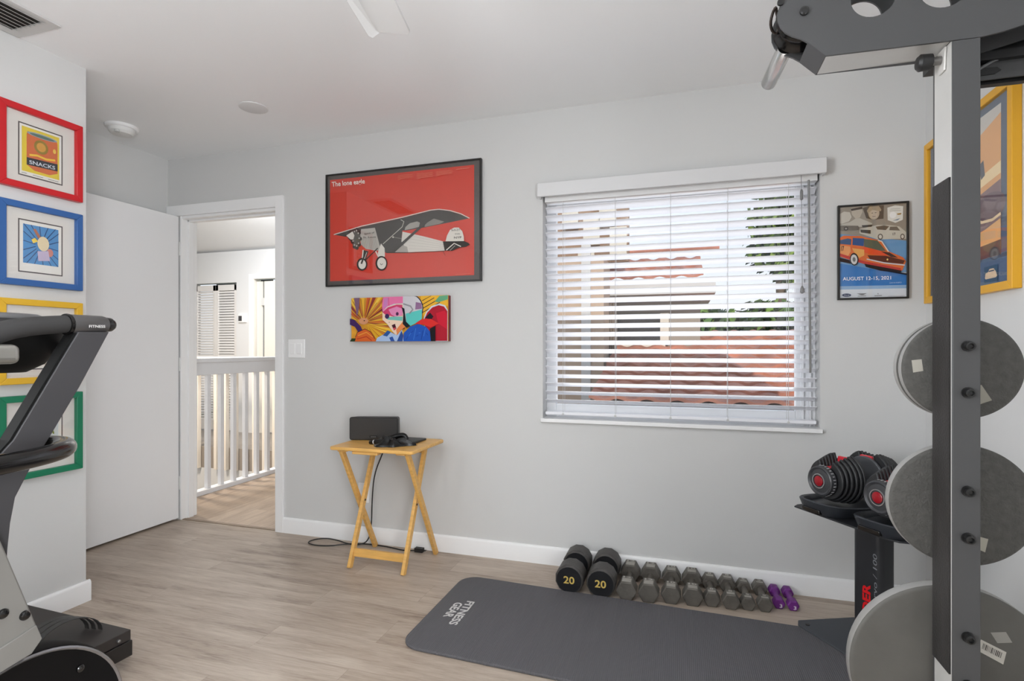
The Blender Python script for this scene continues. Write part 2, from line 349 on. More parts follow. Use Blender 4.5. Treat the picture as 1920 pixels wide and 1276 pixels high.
b = MB(); b.box((-8.9, 4.96, .95), (-3.75, 5.02, 1.06)); b.build('top_rail', RC, r2, bevel=.004)
for i in range(36):
    x = -8.7 + .137 * i; b = MB(); b.box((x - .02, 4.985, -.25), (x + .02, 5.035, .96)); b.build('baluster', RC, r2, bevel=.002)
# ------------------------------------------------ window
VIN = mat('window_vinyl', (232, 233, 236), .4)
wn = thing('window_1', None, None, (-.03, D + .09, WZ0)); struct(wn)
b = MB(); y0, y1 = D + .085, D + .125
b.box((WX0, y0, WZ0), (-.645, y1, WZ1)); b.box((.545, y0, WZ0), (WX1, y1, WZ1)); b.box((-.645, y0, WZ0), (.545, y1, .852)); b.box((-.645, y0, 1.94), (.545, y1, WZ1))
b.box((.565, y0 - .012, WZ0), (.58, y0, WZ1)); b.box((.60, y0 - .012, WZ0), (.612, y0, WZ1)); b.build('window_frame', VIN, wn, bevel=.003)
b = MB(); b.box((-.645, D + .105, .852), (.545, D + .109, 1.94)); b.build('pane', GLASS, wn)
b = MB(); b.box((WX0 - .008, D - .022, WZ0 - .012), (WX1 + .008, D + .085, WZ0 + .008)); b.build('window_sill', WHITE, wn, bevel=.003)
# ------------------------------------------------ venetian blind
SLW = mat('slat_white', (236, 237, 242), .35)
bl = thing('window_blind', 'white horizontal slat blind with pale valance over the window', 'blind', (-.03, D, .79))
a = onY(1007, 369, 2.785); c = onY(1551, 293, 2.785)
b = MB(); b.box((a.x, 2.785, a.z), (c.x, 2.80, c.z)); b.box((a.x, 2.80, a.z), (a.x + .015, 2.839, c.z)); b.box((c.x - .015, 2.80, a.z), (c.x, 2.839, c.z)); b.build('valance', mat('valance_white', (218, 218, 219), .5), bl, bevel=.003)
b = MB(); b.box((-.69, 2.845, 1.945), (.622, 2.895, 1.983)); b.build('head_rail', WHITE, bl)
ta = radians(25)
for i in range(25):
    z = .872 + .0449 * i; prof = []
    for k in range(7):
        u = -.025 + .05 * k / 6; cr = .0022 * (1 - (u / .025) ** 2); prof.append((2.872 + u * cos(ta) + cr * sin(ta), z - u * sin(ta) + cr * cos(ta)))
    pr2 = [(y + .0026 * sin(ta), zz + .0026 * cos(ta)) for y, zz in prof]
    b = MB(); b.prism([(-.688, y, zz) for y, zz in prof + pr2[::-1]], (1.308, 0, 0)); b.build('slat', SLW, bl, smooth=True)
b = MB(); b.box((-.688, 2.85, .800), (.62, 2.898, .818)); b.build('bottom_rail', SLW, bl, bevel=.004)
CORD = mat('blind_cord', (205, 205, 205), .8)
for x in (-.591, -.315, -.039, .231, .5):
    b = MB()
    for y in (2.8485, 2.896): b.cyl((x, y, .80), (x, y, 1.96), .0011, n=6)
    b.cyl((x, 2.8465, .806), (x, 2.85, .806), .006, n=10); b.build('ladder_cord', CORD, bl)
wd = mat('wand_grey', (128, 128, 128), .35)
b = MB(); b.cyl((.578, 2.81, 1.94), (.585, 2.812, 1.045), .0048, n=6); b.build('tilt_wand', wd, bl)
b = MB(); b.cyl((.548, 2.815, 1.97), (.552, 2.815, 1.44), .0012, n=6); b.lathe((.549, 2.815, 1.90), (0, 0, -1), [(0, .004), (.01, .007), (.045, .007), (.05, .003)], 10); b.lathe((.552, 2.815, 1.45), (0, 0, -1), [(0, .003), (.012, .008), (.03, .010), (.036, .003)], 10); b.build('lift_cord', wd, bl)
# ------------------------------------------------ small fixtures
sw = thing('light_switch', 'white double rocker switch plate beside the doorway', 'switch', (-2.28, D, 1.1))
b = MB(); b.box((-2.342, D - .007, 1.098), (-2.219, D, 1.214)); b.build('wall_plate', WHITE, sw, bevel=.003)
for x in (-2.306, -2.256):
    b = MB(); b.box((x - .017, D - .011, 1.122), (x + .017, D - .006, 1.19)); b.build('rocker', mat('rocker_white', (240, 240, 240), .3), sw, bevel=.002)
ou = thing('wall_outlet', 'white wall outlet behind the left legs of the folding table', 'outlet', (-1.80, D, .235))
b = MB(); b.box((-1.838, D - .006, .235), (-1.764, D, .352)); b.build('wall_plate', WHITE, ou, bevel=.003)
b = MB(); b.box((-1.818, D - .009, .30), (-1.784, D - .005, .335)); b.box((-1.818, D - .009, .252), (-1.784, D - .005, .287)); b.build('socket', mat('rocker_white', (240, 240, 240), .3), ou, bevel=.002)
sm = thing('smoke_detector', 'round white smoke detector on the ceiling near the door corner', 'smoke detector', (-3.08, 2.33, H))
b = MB(); b.lathe((-3.08, 2.33, H), (0, 0, -1), [(0, .082), (.012, .082), (.016, .078)], 40); b.build('base', WHITE, sm, smooth=True)
b = MB(); b.lathe((-3.08, 2.33, H - .016), (0, 0, -1), [(0, .066), (.018, .064), (.03, .052), (.034, .0)], 40); b.build('cover', mat('detector_white', (232, 232, 230), .5), sm, smooth=True)
b = MB(); b.cyl((-3.05, 2.28, H - .04), (-3.05, 2.28, H - .052), .014, n=16); b.build('test_button', mat('detector_grey', (200, 200, 198), .5), sm)
cv = thing('ceiling_cover_plate', 'flat round white cover plate on the ceiling, right of the smoke detector', 'cover plate', (-2.163, 2.35, H))
b = MB(); b.lathe((-2.163, 2.35, H), (0, 0, -1), [(0, .072), (.004, .072), (.007, .062), (.007, 0)], 40); b.build('disc', mat('plate_white', (222, 222, 222), .5), cv, smooth=True)
vt = thing('ceiling_vent', 'white louvred air vent on the ceiling above the left wall pictures', 'vent', (-2.47, 1.28, H))
VW = mat('vent_white', (206, 205, 203), .5)
b = MB(); x0, x1, y0, y1 = -2.592, -2.345, .98, 1.53
for a, c in (((x0, y0), (x0 + .035, y1)), ((x1 - .035, y0), (x1, y1)), ((x0 + .035, y0), (x1 - .035, y0 + .045)), ((x0 + .035, y1 - .045), (x1 - .035, y1))): b.box((a[0], a[1], H - .007), (c[0], c[1], H - .0005))
b.build('frame', VW, vt)
b = MB(); b.box((x0 + .034, y0 + .04, H - .003), (x1 - .034, y1 - .044, H)); b.build('duct', mat('duct_dark', (58, 54, 50), .9), vt)
for i in range(7):
    x = x0 + .045 + i * .0262; b = MB(); b.prism([(x + .016, y0 + .04, H - .0125), (x + .019, y0 + .04, H - .0125), (x + .003, y0 + .04, H - .003), (x, y0 + .04, H - .003)], (0, y1 - y0 - .08, 0)); b.build('louvre', VW, vt)
# ceiling fan: only one blade tip reaches into the photograph
fz = 2.15; fc = Vector((-.72, .78, fz))
fn_ = thing('ceiling_fan', 'white ceiling fan, one blade tip reaching in at the top', 'ceiling fan', (fc.x, fc.y, 2.12))
FW_ = mat('fan_white', (224, 224, 224), .45)
b = MB(); b.lathe((fc.x, fc.y, 2.12), (0, 0, 1), [(0, 0), (.0, .06), (.03, .10), (.09, .105), (.12, .05), (.13, .015)], 36); b.build('motor_housing', FW_, fn_, smooth=True)
b = MB(); b.cyl((fc.x, fc.y, 2.24), (fc.x, fc.y, 2.41), .013, n=16); b.lathe((fc.x, fc.y, H), (0, 0, -1), [(0, .065), (.02, .063), (.05, .03), (.06, .014)], 30); b.build('down_rod', FW_, fn_, smooth=True)
tip = Vector((-.880, 1.538, fz)); dr = (tip - fc); dr.z = 0; L_ = dr.length; a0 = atan2(dr.y, dr.x)
for k in range(3):
    a = a0 + k * 2 * pi / 3; ux = Vector((cos(a), sin(a), 0)); vx = Vector((-sin(a), cos(a), 0)); b = MB()
    rs = []
    for s_, wd_ in ((.09, .04), (.18, .06), (.45, .068), (L_ - .014, .068), (L_, .058)):
        c0 = fc + ux * s_; rs.append([c0 + vx * wd_, c0 + vx * wd_ + Vector((0, 0, .022)), c0 - vx * wd_ + Vector((0, 0, .016)), c0 - vx * wd_ + Vector((0, 0, .006)), c0 + vx * (wd_ - .026) + Vector((0, 0, .017))])
    b.rings(rs); b.build('blade', FW_, fn_, bevel=.002)

# =================================================================== PICTURES
def frame_mb(fn_pts, n, w_, d, inner_back=True):
    """fn_pts: 4 outer corners (TL,TR,BR,BL) on the wall plane; n outward; bar width w_; depth d"""
    P = [Vector(p) for p in fn_pts]; c = sum(P, Vector()) / 4; b = MB(); ux = (P[1] - P[0]).normalized(); uy = (P[3] - P[0]).normalized()
    I = [P[0] + ux * w_ + uy * w_, P[1] - ux * w_ + uy * w_, P[2] - ux * w_ - uy * w_, P[3] + ux * w_ - uy * w_]
    for i in range(4):
        j = (i + 1) % 4; b.prism([P[i], P[j], I[j], I[i]], n * d)
    return b, I
def panel(I, n, d0, d1):
    b = MB(); b.prism([p + n * d0 for p in I], n * (d1 - d0)); return b
NY = Vector((0, -1, 0)); NXp = Vector((1, 0, 0)); NXm = Vector((-1, 0, 0))
# ---- red aeroplane poster
pf = D - .022
C4 = [onY(*p, pf) for p in ((610.2, 327), (902, 296), (902, 526.5), (610.2, 537))]
x0, x1 = C4[0].x, C4[1].x; zt = (C4[0].z + C4[1].z) / 2; zb = (C4[2].z + C4[3].z) / 2
C4 = [Vector((x0, D, zt)), Vector((x1, D, zt)), Vector((x1, D, zb)), Vector((x0, D, zb))]
t = thing('framed_poster', 'large red poster of a black and white aeroplane in thin black frame', 'picture', ((x0 + x1) / 2, D, zb))
b, I = frame_mb(C4, NY, .009, .022); b.build('frame', mat('frame_black', (30, 29, 28), .35), t, bevel=.001)
b = panel(I, NY, .002, .012); b.build('mat_board', mat('mat_charcoal', (88, 82, 79), .8), t)
A = Art(crop(600, 290, 5.103, lambda x, y: onY(x, y, D - .0125)), NY)
RED = (214, 66, 50); DK = (72, 68, 65); WT = (222, 217, 208); LG = (176, 170, 162)
A.poly([(97, 243), (1475, 95), (1475, 1150), (97, 1210)], RED)
A.poly([(135, 765), (400, 688), (790, 603), (1060, 534), (1140, 526), (1240, 538), (1340, 568), (1428, 608), (1200, 655), (1000, 695), (820, 725), (700, 720), (540, 712), (330, 745), (250, 785)], DK)
A.line([(132, 764), (395, 683), (790, 597), (1060, 529), (1140, 521), (1240, 533), (1345, 563), (1430, 607)], 8, WT)
A.poly([(790, 735), (1000, 782), (1185, 830), (1200, 918), (845, 932), (700, 932), (780, 820)], WT)
for k in range(5): A.line([(850, 770 + k * 32), (1190, 845 + k * 16)], 1.6, LG)
A.poly([(535, 697), (800, 620), (835, 640), (790, 715), (780, 830), (845, 935), (640, 938), (590, 920)], DK)
A.poly([(820, 690), (860, 655), (930, 638), (970, 655), (950, 690), (880, 708), (810, 722)], (168, 163, 156))
A.poly([(1010, 660), (1090, 610), (1190, 640), (1150, 660), (1000, 692)], (140, 135, 129))
A.poly([(705, 932), (780, 860), (835, 880), (845, 932)], LG)
A.poly([(395, 712), (535, 697), (600, 920), (520, 915), (440, 900), (395, 860), (385, 780)], (186, 181, 173))
for k in range(9): A.line([(400 + k * 16, 800), (412 + k * 18, 885 + k * 3)], 2, (140, 135, 128))
A.poly([(528, 697), (550, 700), (615, 905), (590, 925)], DK)
A.poly([(620, 840), (540, 700), (546, 698)], DK)
A.line([(605, 855), (790, 690), (806, 640), (775, 622)], 6, (206, 201, 192))
A.poly([(680, 932), (950, 690), (960, 650), (1025, 655), (985, 690), (720, 932)], (66, 62, 59))
A.poly([(260, 785), (330, 828), (320, 850), (290, 820)], DK)
A.ell(350, 805, 42, 100, (92, 87, 82)); 
for k in range(9):
    an = 2 * pi * k / 9; A.ell(352 + 38 * cos(an), 805 + 88 * sin(an), 16, 18, (58, 54, 51), 12); A.ell(350 + 30 * cos(an), 800 + 74 * sin(an), 8, 9, LG, 10)
A.poly([(258, 775), (318, 735), (336, 775), (325, 812), (300, 812)], WT)
A.text('Spirit of', (430, 768), (526, 752), 16, DK, .01, .2); A.text('St. Louis', (418, 800), (540, 795), 16, DK, .01, .2)
A.ell(706, 790, 8, 8, WT, 12); A.line([(706, 790), (790, 805)], 3, LG)
A.poly([(590, 850), (625, 895), (628, 975), (570, 990), (560, 940)], WT); A.poly([(415, 912), (470, 925), (432, 1040), (400, 1030)], DK); A.line([(420, 912), (412, 1000)], 10, WT); A.line([(455, 935), (418, 1040)], 5, WT)
A.line([(440, 1010), (560, 895)], 9, (66, 62, 59)); A.line([(540, 925), (570, 985)], 10, WT)
A.ell(595, 1040, 56, 70, (56, 53, 50)); A.ell(598, 1040, 43, 55, WT); A.line([(583, 1042), (595, 1055), (608, 1044)], 5, (30, 28, 27))
A.ell(410, 1050, 50, 60, (56, 53, 50)); A.ell(412, 1050, 36, 45, WT); A.line([(440, 945), (404, 1045)], 16, DK)
A.poly([(1208, 830), (1222, 775), (1250, 722), (1290, 700), (1335, 700), (1368, 735), (1382, 785), (1384, 832)], WT)
A.poly([(1183, 832), (1384, 828), (1425, 845), (1440, 862), (1405, 882), (1340, 890), (1270, 922), (1200, 920)], (62, 59, 56))
A.line([(1215, 915), (1290, 850), (1355, 880)], 9, WT); A.line([(1250, 918), (1300, 870)], 5, LG); A.line([(640, 940), (900, 938), (1200, 922)], 5, DK); A.line([(1185, 930), (1205, 965)], 3, DK)
A.text('N-X-211', (1266, 735), (1345, 728), 20, DK, .01); A.text('RYAN', (1300, 768), (1345, 766), 14, DK); A.text('NYP', (1290, 806), (1362, 802), 20, DK, .01)
A.text('The lone eagle', (126, 310), (440, 278), 46, (232, 222, 214), .018)
for bx, by, n_, bw in ((755, 205, 6, 150), (937, 188, 7, 165), (1122, 168, 6, 165)):
    for k in range(n_): A.line([(bx, by + k * 8.5), (bx + bw * (.35 if k == n_ - 1 else random.uniform(.9, 1.05)), by + k * 8.5 - bw * .1)], 3.2, (228, 130, 112))
A.line([(1310, 148), (1440, 132)], 4, (228, 150, 135)); A.line([(1300, 1150), (1450, 1138)], 3, (228, 130, 112))
A.build('print', None, t)
panel(I, NY, .0185, .0205).build('glass', GLASS, t)
# ---- pop-art canvas
x0, x1 = onY(659, 600, D - .03).x, onY(841, 600, D - .03).x; zt = onY(750, 556, D - .03).z; zb = onY(750, 639.5, D - .03).z
t = thing('canvas_print', 'wide colourful comic style canvas of a helmeted racer below the red poster', 'canvas print', ((x0 + x1) / 2, D, zb))
B('canvas', (x0, D - .03, zb), (x1, D, zt), mat('canvas_edge', (120, 50, 60), .7), t)
def cmap(x, y):
    x = min(max(x, 85), 1845); y = min(max(y, 115), 905)
    return Vector((x0 + (x - 85) / (1845 - 85) * (x1 - x0), D - .0302, zt - (y - 115) / (905 - 115) * (zt - zb)))
A = Art(cmap, NY)
A.rect(85, 115, 1845, 905, (224, 160, 52))
for k in range(26):
    an = radians(-175 + k * 8.3); r2 = 760; w2 = .045
    def cl(a, r): return (min(max(330 + r * cos(a), 85), 1845), min(max(560 + r * sin(a), 115), 905))
    A.poly([(330, 560), cl(an - w2, r2), cl(an + w2, r2)], [(236, 182, 60), (206, 96, 48), (150, 60, 56), (240, 200, 80), (196, 110, 60)][k % 5])
for k in range(14):
    an = radians(5 + k * 6); A.poly([(400, 600), cl(an - .02, 560), cl(an + .03, 560)], [(250, 214, 60), (214, 130, 40), (246, 196, 40)][k % 3])
for k in range(16):
    an = radians(-170 + k * 10.5); A.line([(330 + 120 * cos(an), 560 + 110 * sin(an)), cl(an, 430)], 6, (90, 40, 50))
A.ell(330, 540, 90, 60, (214, 150, 110)); A.ell(345, 530, 14, 10, (60, 30, 30)); A.poly([(150, 115), (260, 115), (240, 330), (205, 460), (180, 300)], (128, 96, 120))
A.poly([(1370, 115), (1845, 115), (1845, 300), (1420, 480), (1400, 300)], (238, 182, 52))
for k in range(4): A.line([(1400, 200 + k * 70), (1560 + k * 50, 115 + k * 40)], 12, (40, 34, 40))
A.poly([(1620, 220), (1700, 125), (1845, 115), (1845, 190), (1680, 235)], (100, 170, 130))
A.poly([(1430, 500), (1470, 400), (1560, 300), (1700, 255), (1800, 290), (1845, 370), (1845, 905), (1480, 905)], (206, 214, 226))
A.poly([(1440, 520), (1490, 410), (1580, 320), (1690, 285), (1780, 310), (1838, 390), (1838, 900), (1480, 900)], (176, 20, 44))
A.poly([(1640, 420), (1790, 380), (1830, 440), (1830, 700), (1680, 600)], (206, 24, 52)); A.poly([(1450, 500), (1540, 410), (1600, 480), (1560, 530)], (30, 24, 34))
A.ell(1050, 330, 372, 300, (32, 34, 48), 40); A.ell(1050, 330, 356, 284, (208, 206, 212), 40)
A.poly([(1110, 420), (1400, 350), (1395, 520), (1290, 590), (1190, 640), (1120, 560)], (94, 204, 196)); A.poly([(1290, 220), (1390, 240), (1400, 340), (1280, 350)], (150, 112, 150))
A.poly([(700, 115), (1060, 115), (1060, 235), (900, 240), (770, 290), (690, 380), (680, 260)], (232, 120, 168))
A.poly([(720, 140), (790, 130), (780, 270), (700, 330)], (206, 130, 190)); A.line([(800, 130), (810, 270)], 6, (170, 60, 110))
A.poly([(690, 385), (790, 290), (950, 245), (1060, 250), (1090, 420), (1060, 620), (940, 800), (880, 740), (780, 600), (690, 520)], (240, 214, 190))
A.poly([(690, 385), (790, 300), (950, 255), (1050, 262), (1060, 450), (900, 470), (740, 430)], (206, 64, 110)); A.poly([(800, 340), (950, 290), (1050, 330), (1060, 440), (930, 470), (850, 430)], (228, 140, 186))
A.poly([(790, 480), (900, 465), (1060, 470), (1050, 545), (900, 530), (780, 520)], (120, 196, 186))
A.ell(775, 460, 40, 45, (60, 40, 90)); A.ell(960, 420, 26, 32, (80, 40, 80)); A.poly([(860, 620), (920, 595), (945, 680), (900, 715)], (70, 20, 36)); A.poly([(880, 670), (935, 660), (930, 700), (900, 710)], (214, 80, 90)); A.line([(810, 560), (820, 575)], 8, (40, 30, 30))
A.poly([(940, 700), (1060, 560), (1110, 650), (1010, 720), (960, 800)], (236, 140, 80))
A.poly([(1040, 300), (1090, 330), (1120, 560), (1200, 640), (1130, 670), (1060, 600), (1070, 430)], (20, 28, 38)); A.line([(1070, 245), (1200, 290), (1240, 350), (1180, 420)], 26, (150, 150, 156))
A.poly([(1070, 905), (1080, 760), (1190, 650), (1340, 600), (1480, 660), (1560, 760), (1600, 905)], (30, 86, 184))
for k in range(9): A.line([(1120 + k * 45, 880 - k % 3 * 60), (1170 + k * 42, 800 - k % 4 * 40)], 8, [(20, 56, 140), (70, 130, 214)][k % 2])
A.poly([(1280, 600), (1400, 520), (1560, 520), (1700, 600), (1560, 670), (1440, 620)], (222, 44, 40)); A.poly([(1540, 690), (1640, 640), (1640, 905), (1560, 905)], (18, 14, 20))
A.poly([(570, 905), (600, 840), (760, 760), (800, 720), (880, 760), (960, 800), (1050, 700), (1080, 905)], (170, 196, 232)); A.poly([(700, 800), (790, 710), (850, 740), (780, 820)], (40, 90, 160)); A.poly([(960, 905), (1040, 720), (1075, 800), (1060, 905)], (34, 74, 150)); A.poly([(820, 840), (880, 820), (920, 905), (850, 905)], (40, 80, 160))
A.poly([(85, 490), (180, 520), (290, 630), (330, 720), (240, 730), (180, 640), (85, 600)], (66, 36, 96)); A.poly([(190, 820), (230, 740), (370, 680), (470, 730), (560, 860), (570, 905), (180, 905)], (214, 100, 40))
A.line([(190, 830), (230, 740), (370, 680), (470, 730), (560, 860)], 10, (40, 24, 30)); A.poly([(85, 905), (120, 850), (200, 850), (180, 905)], (40, 60, 30)); A.line([(240, 800), (400, 740), (520, 830)], 12, (236, 170, 70)); A.line([(220, 860), (400, 820), (500, 890)], 14, (180, 50, 36))
A.build('print', None, t)
# ---- small car show poster
pf = D - .018
x0, x1 = onY(1571.2, 384, pf).x, onY(1705, 377, pf).x; zt = (onY(1571.2, 384, pf).z + onY(1705, 377, pf).z) / 2; zb = (onY(1571, 561, pf).z + onY(1705, 560, pf).z) / 2
t = thing('framed_poster', 'small black framed poster of an orange race car, right of the window', 'picture', ((x0 + x1) / 2, D, zb))
C4 = [Vector((x0, D, zt)), Vector((x1, D, zt)), Vector((x1, D, zb)), Vector((x0, D, zb))]
b, I = frame_mb(C4, NY, .0085, .018); b.build('frame', mat('frame_black', (30, 29, 28), .35), t, bevel=.001)
panel(I, NY, .002, .009).build('backing', mat('card', (220, 218, 212), .8), t)
# crop frame (1560,370) scale 6.38 ; print corners TL(104,100) TR(902,72) BR(905,1190) BL(104,1205)
def smap(x, y):
    u = (x - 104) / 800; yt = 100 - 28 * u; yb = 1205 - 15 * u; v = (y - yt) / (yb - yt); ix0, ix1 = x0 + .0085, x1 - .0085
    return Vector((ix0 + u * (ix1 - ix0), D - .0092, zt - .0085 - v * (zt - zb - .017)))
A = Art(smap, NY)
A.poly([(104, 100), (904, 72), (904, 520), (104, 470)], (160, 150, 136)); A.poly([(104, 420), (500, 470), (904, 520), (904, 900), (104, 900)], (110, 160, 204))
A.poly([(104, 780), (904, 930), (904, 1120), (104, 1090)], (44, 122, 196)); A.poly([(104, 1080), (904, 1080), (904, 1190), (104, 1205)], (222, 226, 232)); A.poly([(104, 1060), (904, 1050), (904, 1090), (104, 1100)], (150, 184, 218))
A.poly([(104, 180), (160, 150), (230, 160), (252, 220), (220, 270), (130, 300), (104, 290)], (206, 200, 188)); A.poly([(245, 110), (370, 92), (385, 160), (350, 230), (300, 240), (255, 190)], (196, 186, 170)); A.poly([(230, 280), (300, 240), (350, 235), (430, 270), (500, 300), (500, 340), (120, 340), (110, 310)], (196, 190, 178)); A.poly([(240, 120), (380, 95), (384, 125), (250, 145)], (84, 74, 66))
A.poly([(385, 115), (470, 90), (640, 90), (635, 250), (520, 260), (430, 240)], (96, 84, 72)); A.ell(520, 180, 66, 78, (196, 180, 158)); A.poly([(435, 150), (470, 100), (580, 95), (610, 140), (600, 160), (500, 140), (450, 180)], (176, 158, 132)); A.ell(520, 195, 44, 50, (206, 190, 168)); A.line([(490, 180), (510, 178)], 6, (70, 60, 52)); A.line([(530, 176), (552, 174)], 6, (70, 60, 52)); A.line([(500, 222), (540, 220)], 5, (110, 80, 70))
A.poly([(680, 120), (770, 95), (865, 108), (862, 270), (775, 305), (684, 270)], (232, 230, 222)); A.ell(745, 210, 40, 40, (246, 246, 244)); A.poly([(790, 195), (846, 188), (836, 208), (800, 210)], (170, 134, 66)); A.poly([(740, 278), (830, 250), (800, 275)], (110, 136, 160)); A.line([(715, 140), (830, 136)], 4, (150, 150, 140)); A.line([(705, 160), (835, 158)], 4, (150, 150, 140))
A.poly([(350, 370), (440, 350), (560, 325), (700, 330), (820, 350), (900, 420), (900, 500), (560, 500), (400, 440), (345, 420)], (206, 200, 186)); A.poly([(540, 345), (640, 332), (700, 345), (660, 390), (560, 380)], (110, 96, 80)); A.poly([(710, 350), (790, 350), (830, 400), (700, 392)], (120, 110, 98)); A.poly([(355, 375), (480, 385), (480, 430), (360, 410)], (70, 62, 54)); A.ell(595, 468, 30, 36, (90, 80, 72)); A.ell(595, 468, 19, 24, (214, 208, 196)); A.ell(855, 472, 26, 34, (90, 80, 72)); A.ell(855, 472, 16, 22, (214, 208, 196))
A.text('17', (742, 456), (776, 452), 30, (70, 62, 54), .02)
A.poly([(104, 320), (330, 330), (330, 380), (104, 385)], (120, 112, 102)); A.ell(180, 360, 28, 24, (60, 54, 50)); A.ell(180, 360, 14, 12, (160, 152, 142)); A.poly([(370, 325), (500, 320), (490, 345), (380, 350)], (70, 64, 58))
OR = (222, 110, 50)
A.poly([(104, 470), (150, 445), (360, 455), (560, 505), (610, 520), (680, 640), (860, 720), (895, 770), (850, 880), (640, 860), (420, 800), (240, 745), (104, 700)], OR)
A.poly([(104, 500), (200, 480), (245, 490), (240, 560), (104, 545)], (60, 90, 130)); A.poly([(262, 475), (400, 485), (395, 580), (258, 560)], (48, 84, 140)); A.poly([(395, 490), (560, 515), (660, 640), (600, 640), (400, 585)], (96, 100, 80)); A.line([(565, 512), (610, 525), (690, 650)], 14, (226, 214, 196))
A.poly([(400, 585), (600, 640), (720, 690), (640, 700), (470, 675), (360, 640)], (230, 84, 36)); A.poly([(600, 645), (700, 660), (800, 725), (720, 715)], (70, 40, 30)); A.poly([(104, 560), (230, 580), (240, 640), (200, 700), (104, 680)], (228, 156, 96)); A.poly([(255, 600), (400, 620), (400, 690), (340, 720), (270, 640)], (232, 170, 90))
A.poly([(104, 690), (240, 740), (420, 800), (840, 880), (830, 850), (400, 760), (104, 660)], (196, 56, 50)); A.poly([(440, 690), (660, 700), (880, 760), (860, 800), (640, 780), (470, 740)], (96, 50, 36)); A.line([(430, 735), (640, 785), (880, 815)], 14, (206, 206, 206)); A.ell(676, 745, 10, 12, (232, 200, 120)); A.poly([(400, 790), (840, 880), (830, 910), (600, 880), (420, 830)], (40, 30, 30)); A.poly([(104, 715), (220, 745), (240, 790), (104, 760)], (50, 36, 34))
A.ell(278, 735, 52, 76, (50, 46, 46), a=-.1); A.ell(276, 738, 40, 60, (206, 204, 202), a=-.1); A.ell(276, 738, 18, 28, (120, 118, 116), a=-.1); A.text('17', (118, 630), (150, 632), 60, (44, 40, 60), .02)
A.poly([(640, 870), (904, 915), (904, 935), (620, 880)], (20, 24, 40))
A.text('AUGUST 12-15, 2021', (138, 992), (718, 984), 42, (240, 242, 244), .012)
A.text('SCAN FOR', (700, 1034), (770, 1032), 16, (190, 208, 226)); A.text('INFO', (778, 1032), (840, 1030), 16, (190, 208, 226))
A.ell(184, 1170, 56, 20, (40, 50, 80)); A.ell(184, 1170, 50, 16, (150, 158, 178)); A.ell(184, 1170, 46, 13, (40, 50, 80)); A.text('Ford', (155, 1177), (214, 1177), 13, (220, 222, 230), .01, .2)
A.poly([(308, 1152), (430, 1150), (380, 1170), (360, 1170)], (120, 120, 120)); A.line([(320, 1184), (420, 1180)], 6, (130, 128, 126)); A.line([(560, 1150), (566, 1162)], 8, (110, 110, 110)); A.line([(520, 1180), (608, 1176)], 8, (130, 128, 126)); A.line([(680, 1186), (880, 1180)], 3, (120, 120, 120))
A.build('print', None, t)
panel(I, NY, .0145, .016).build('glass', GLASS, t)
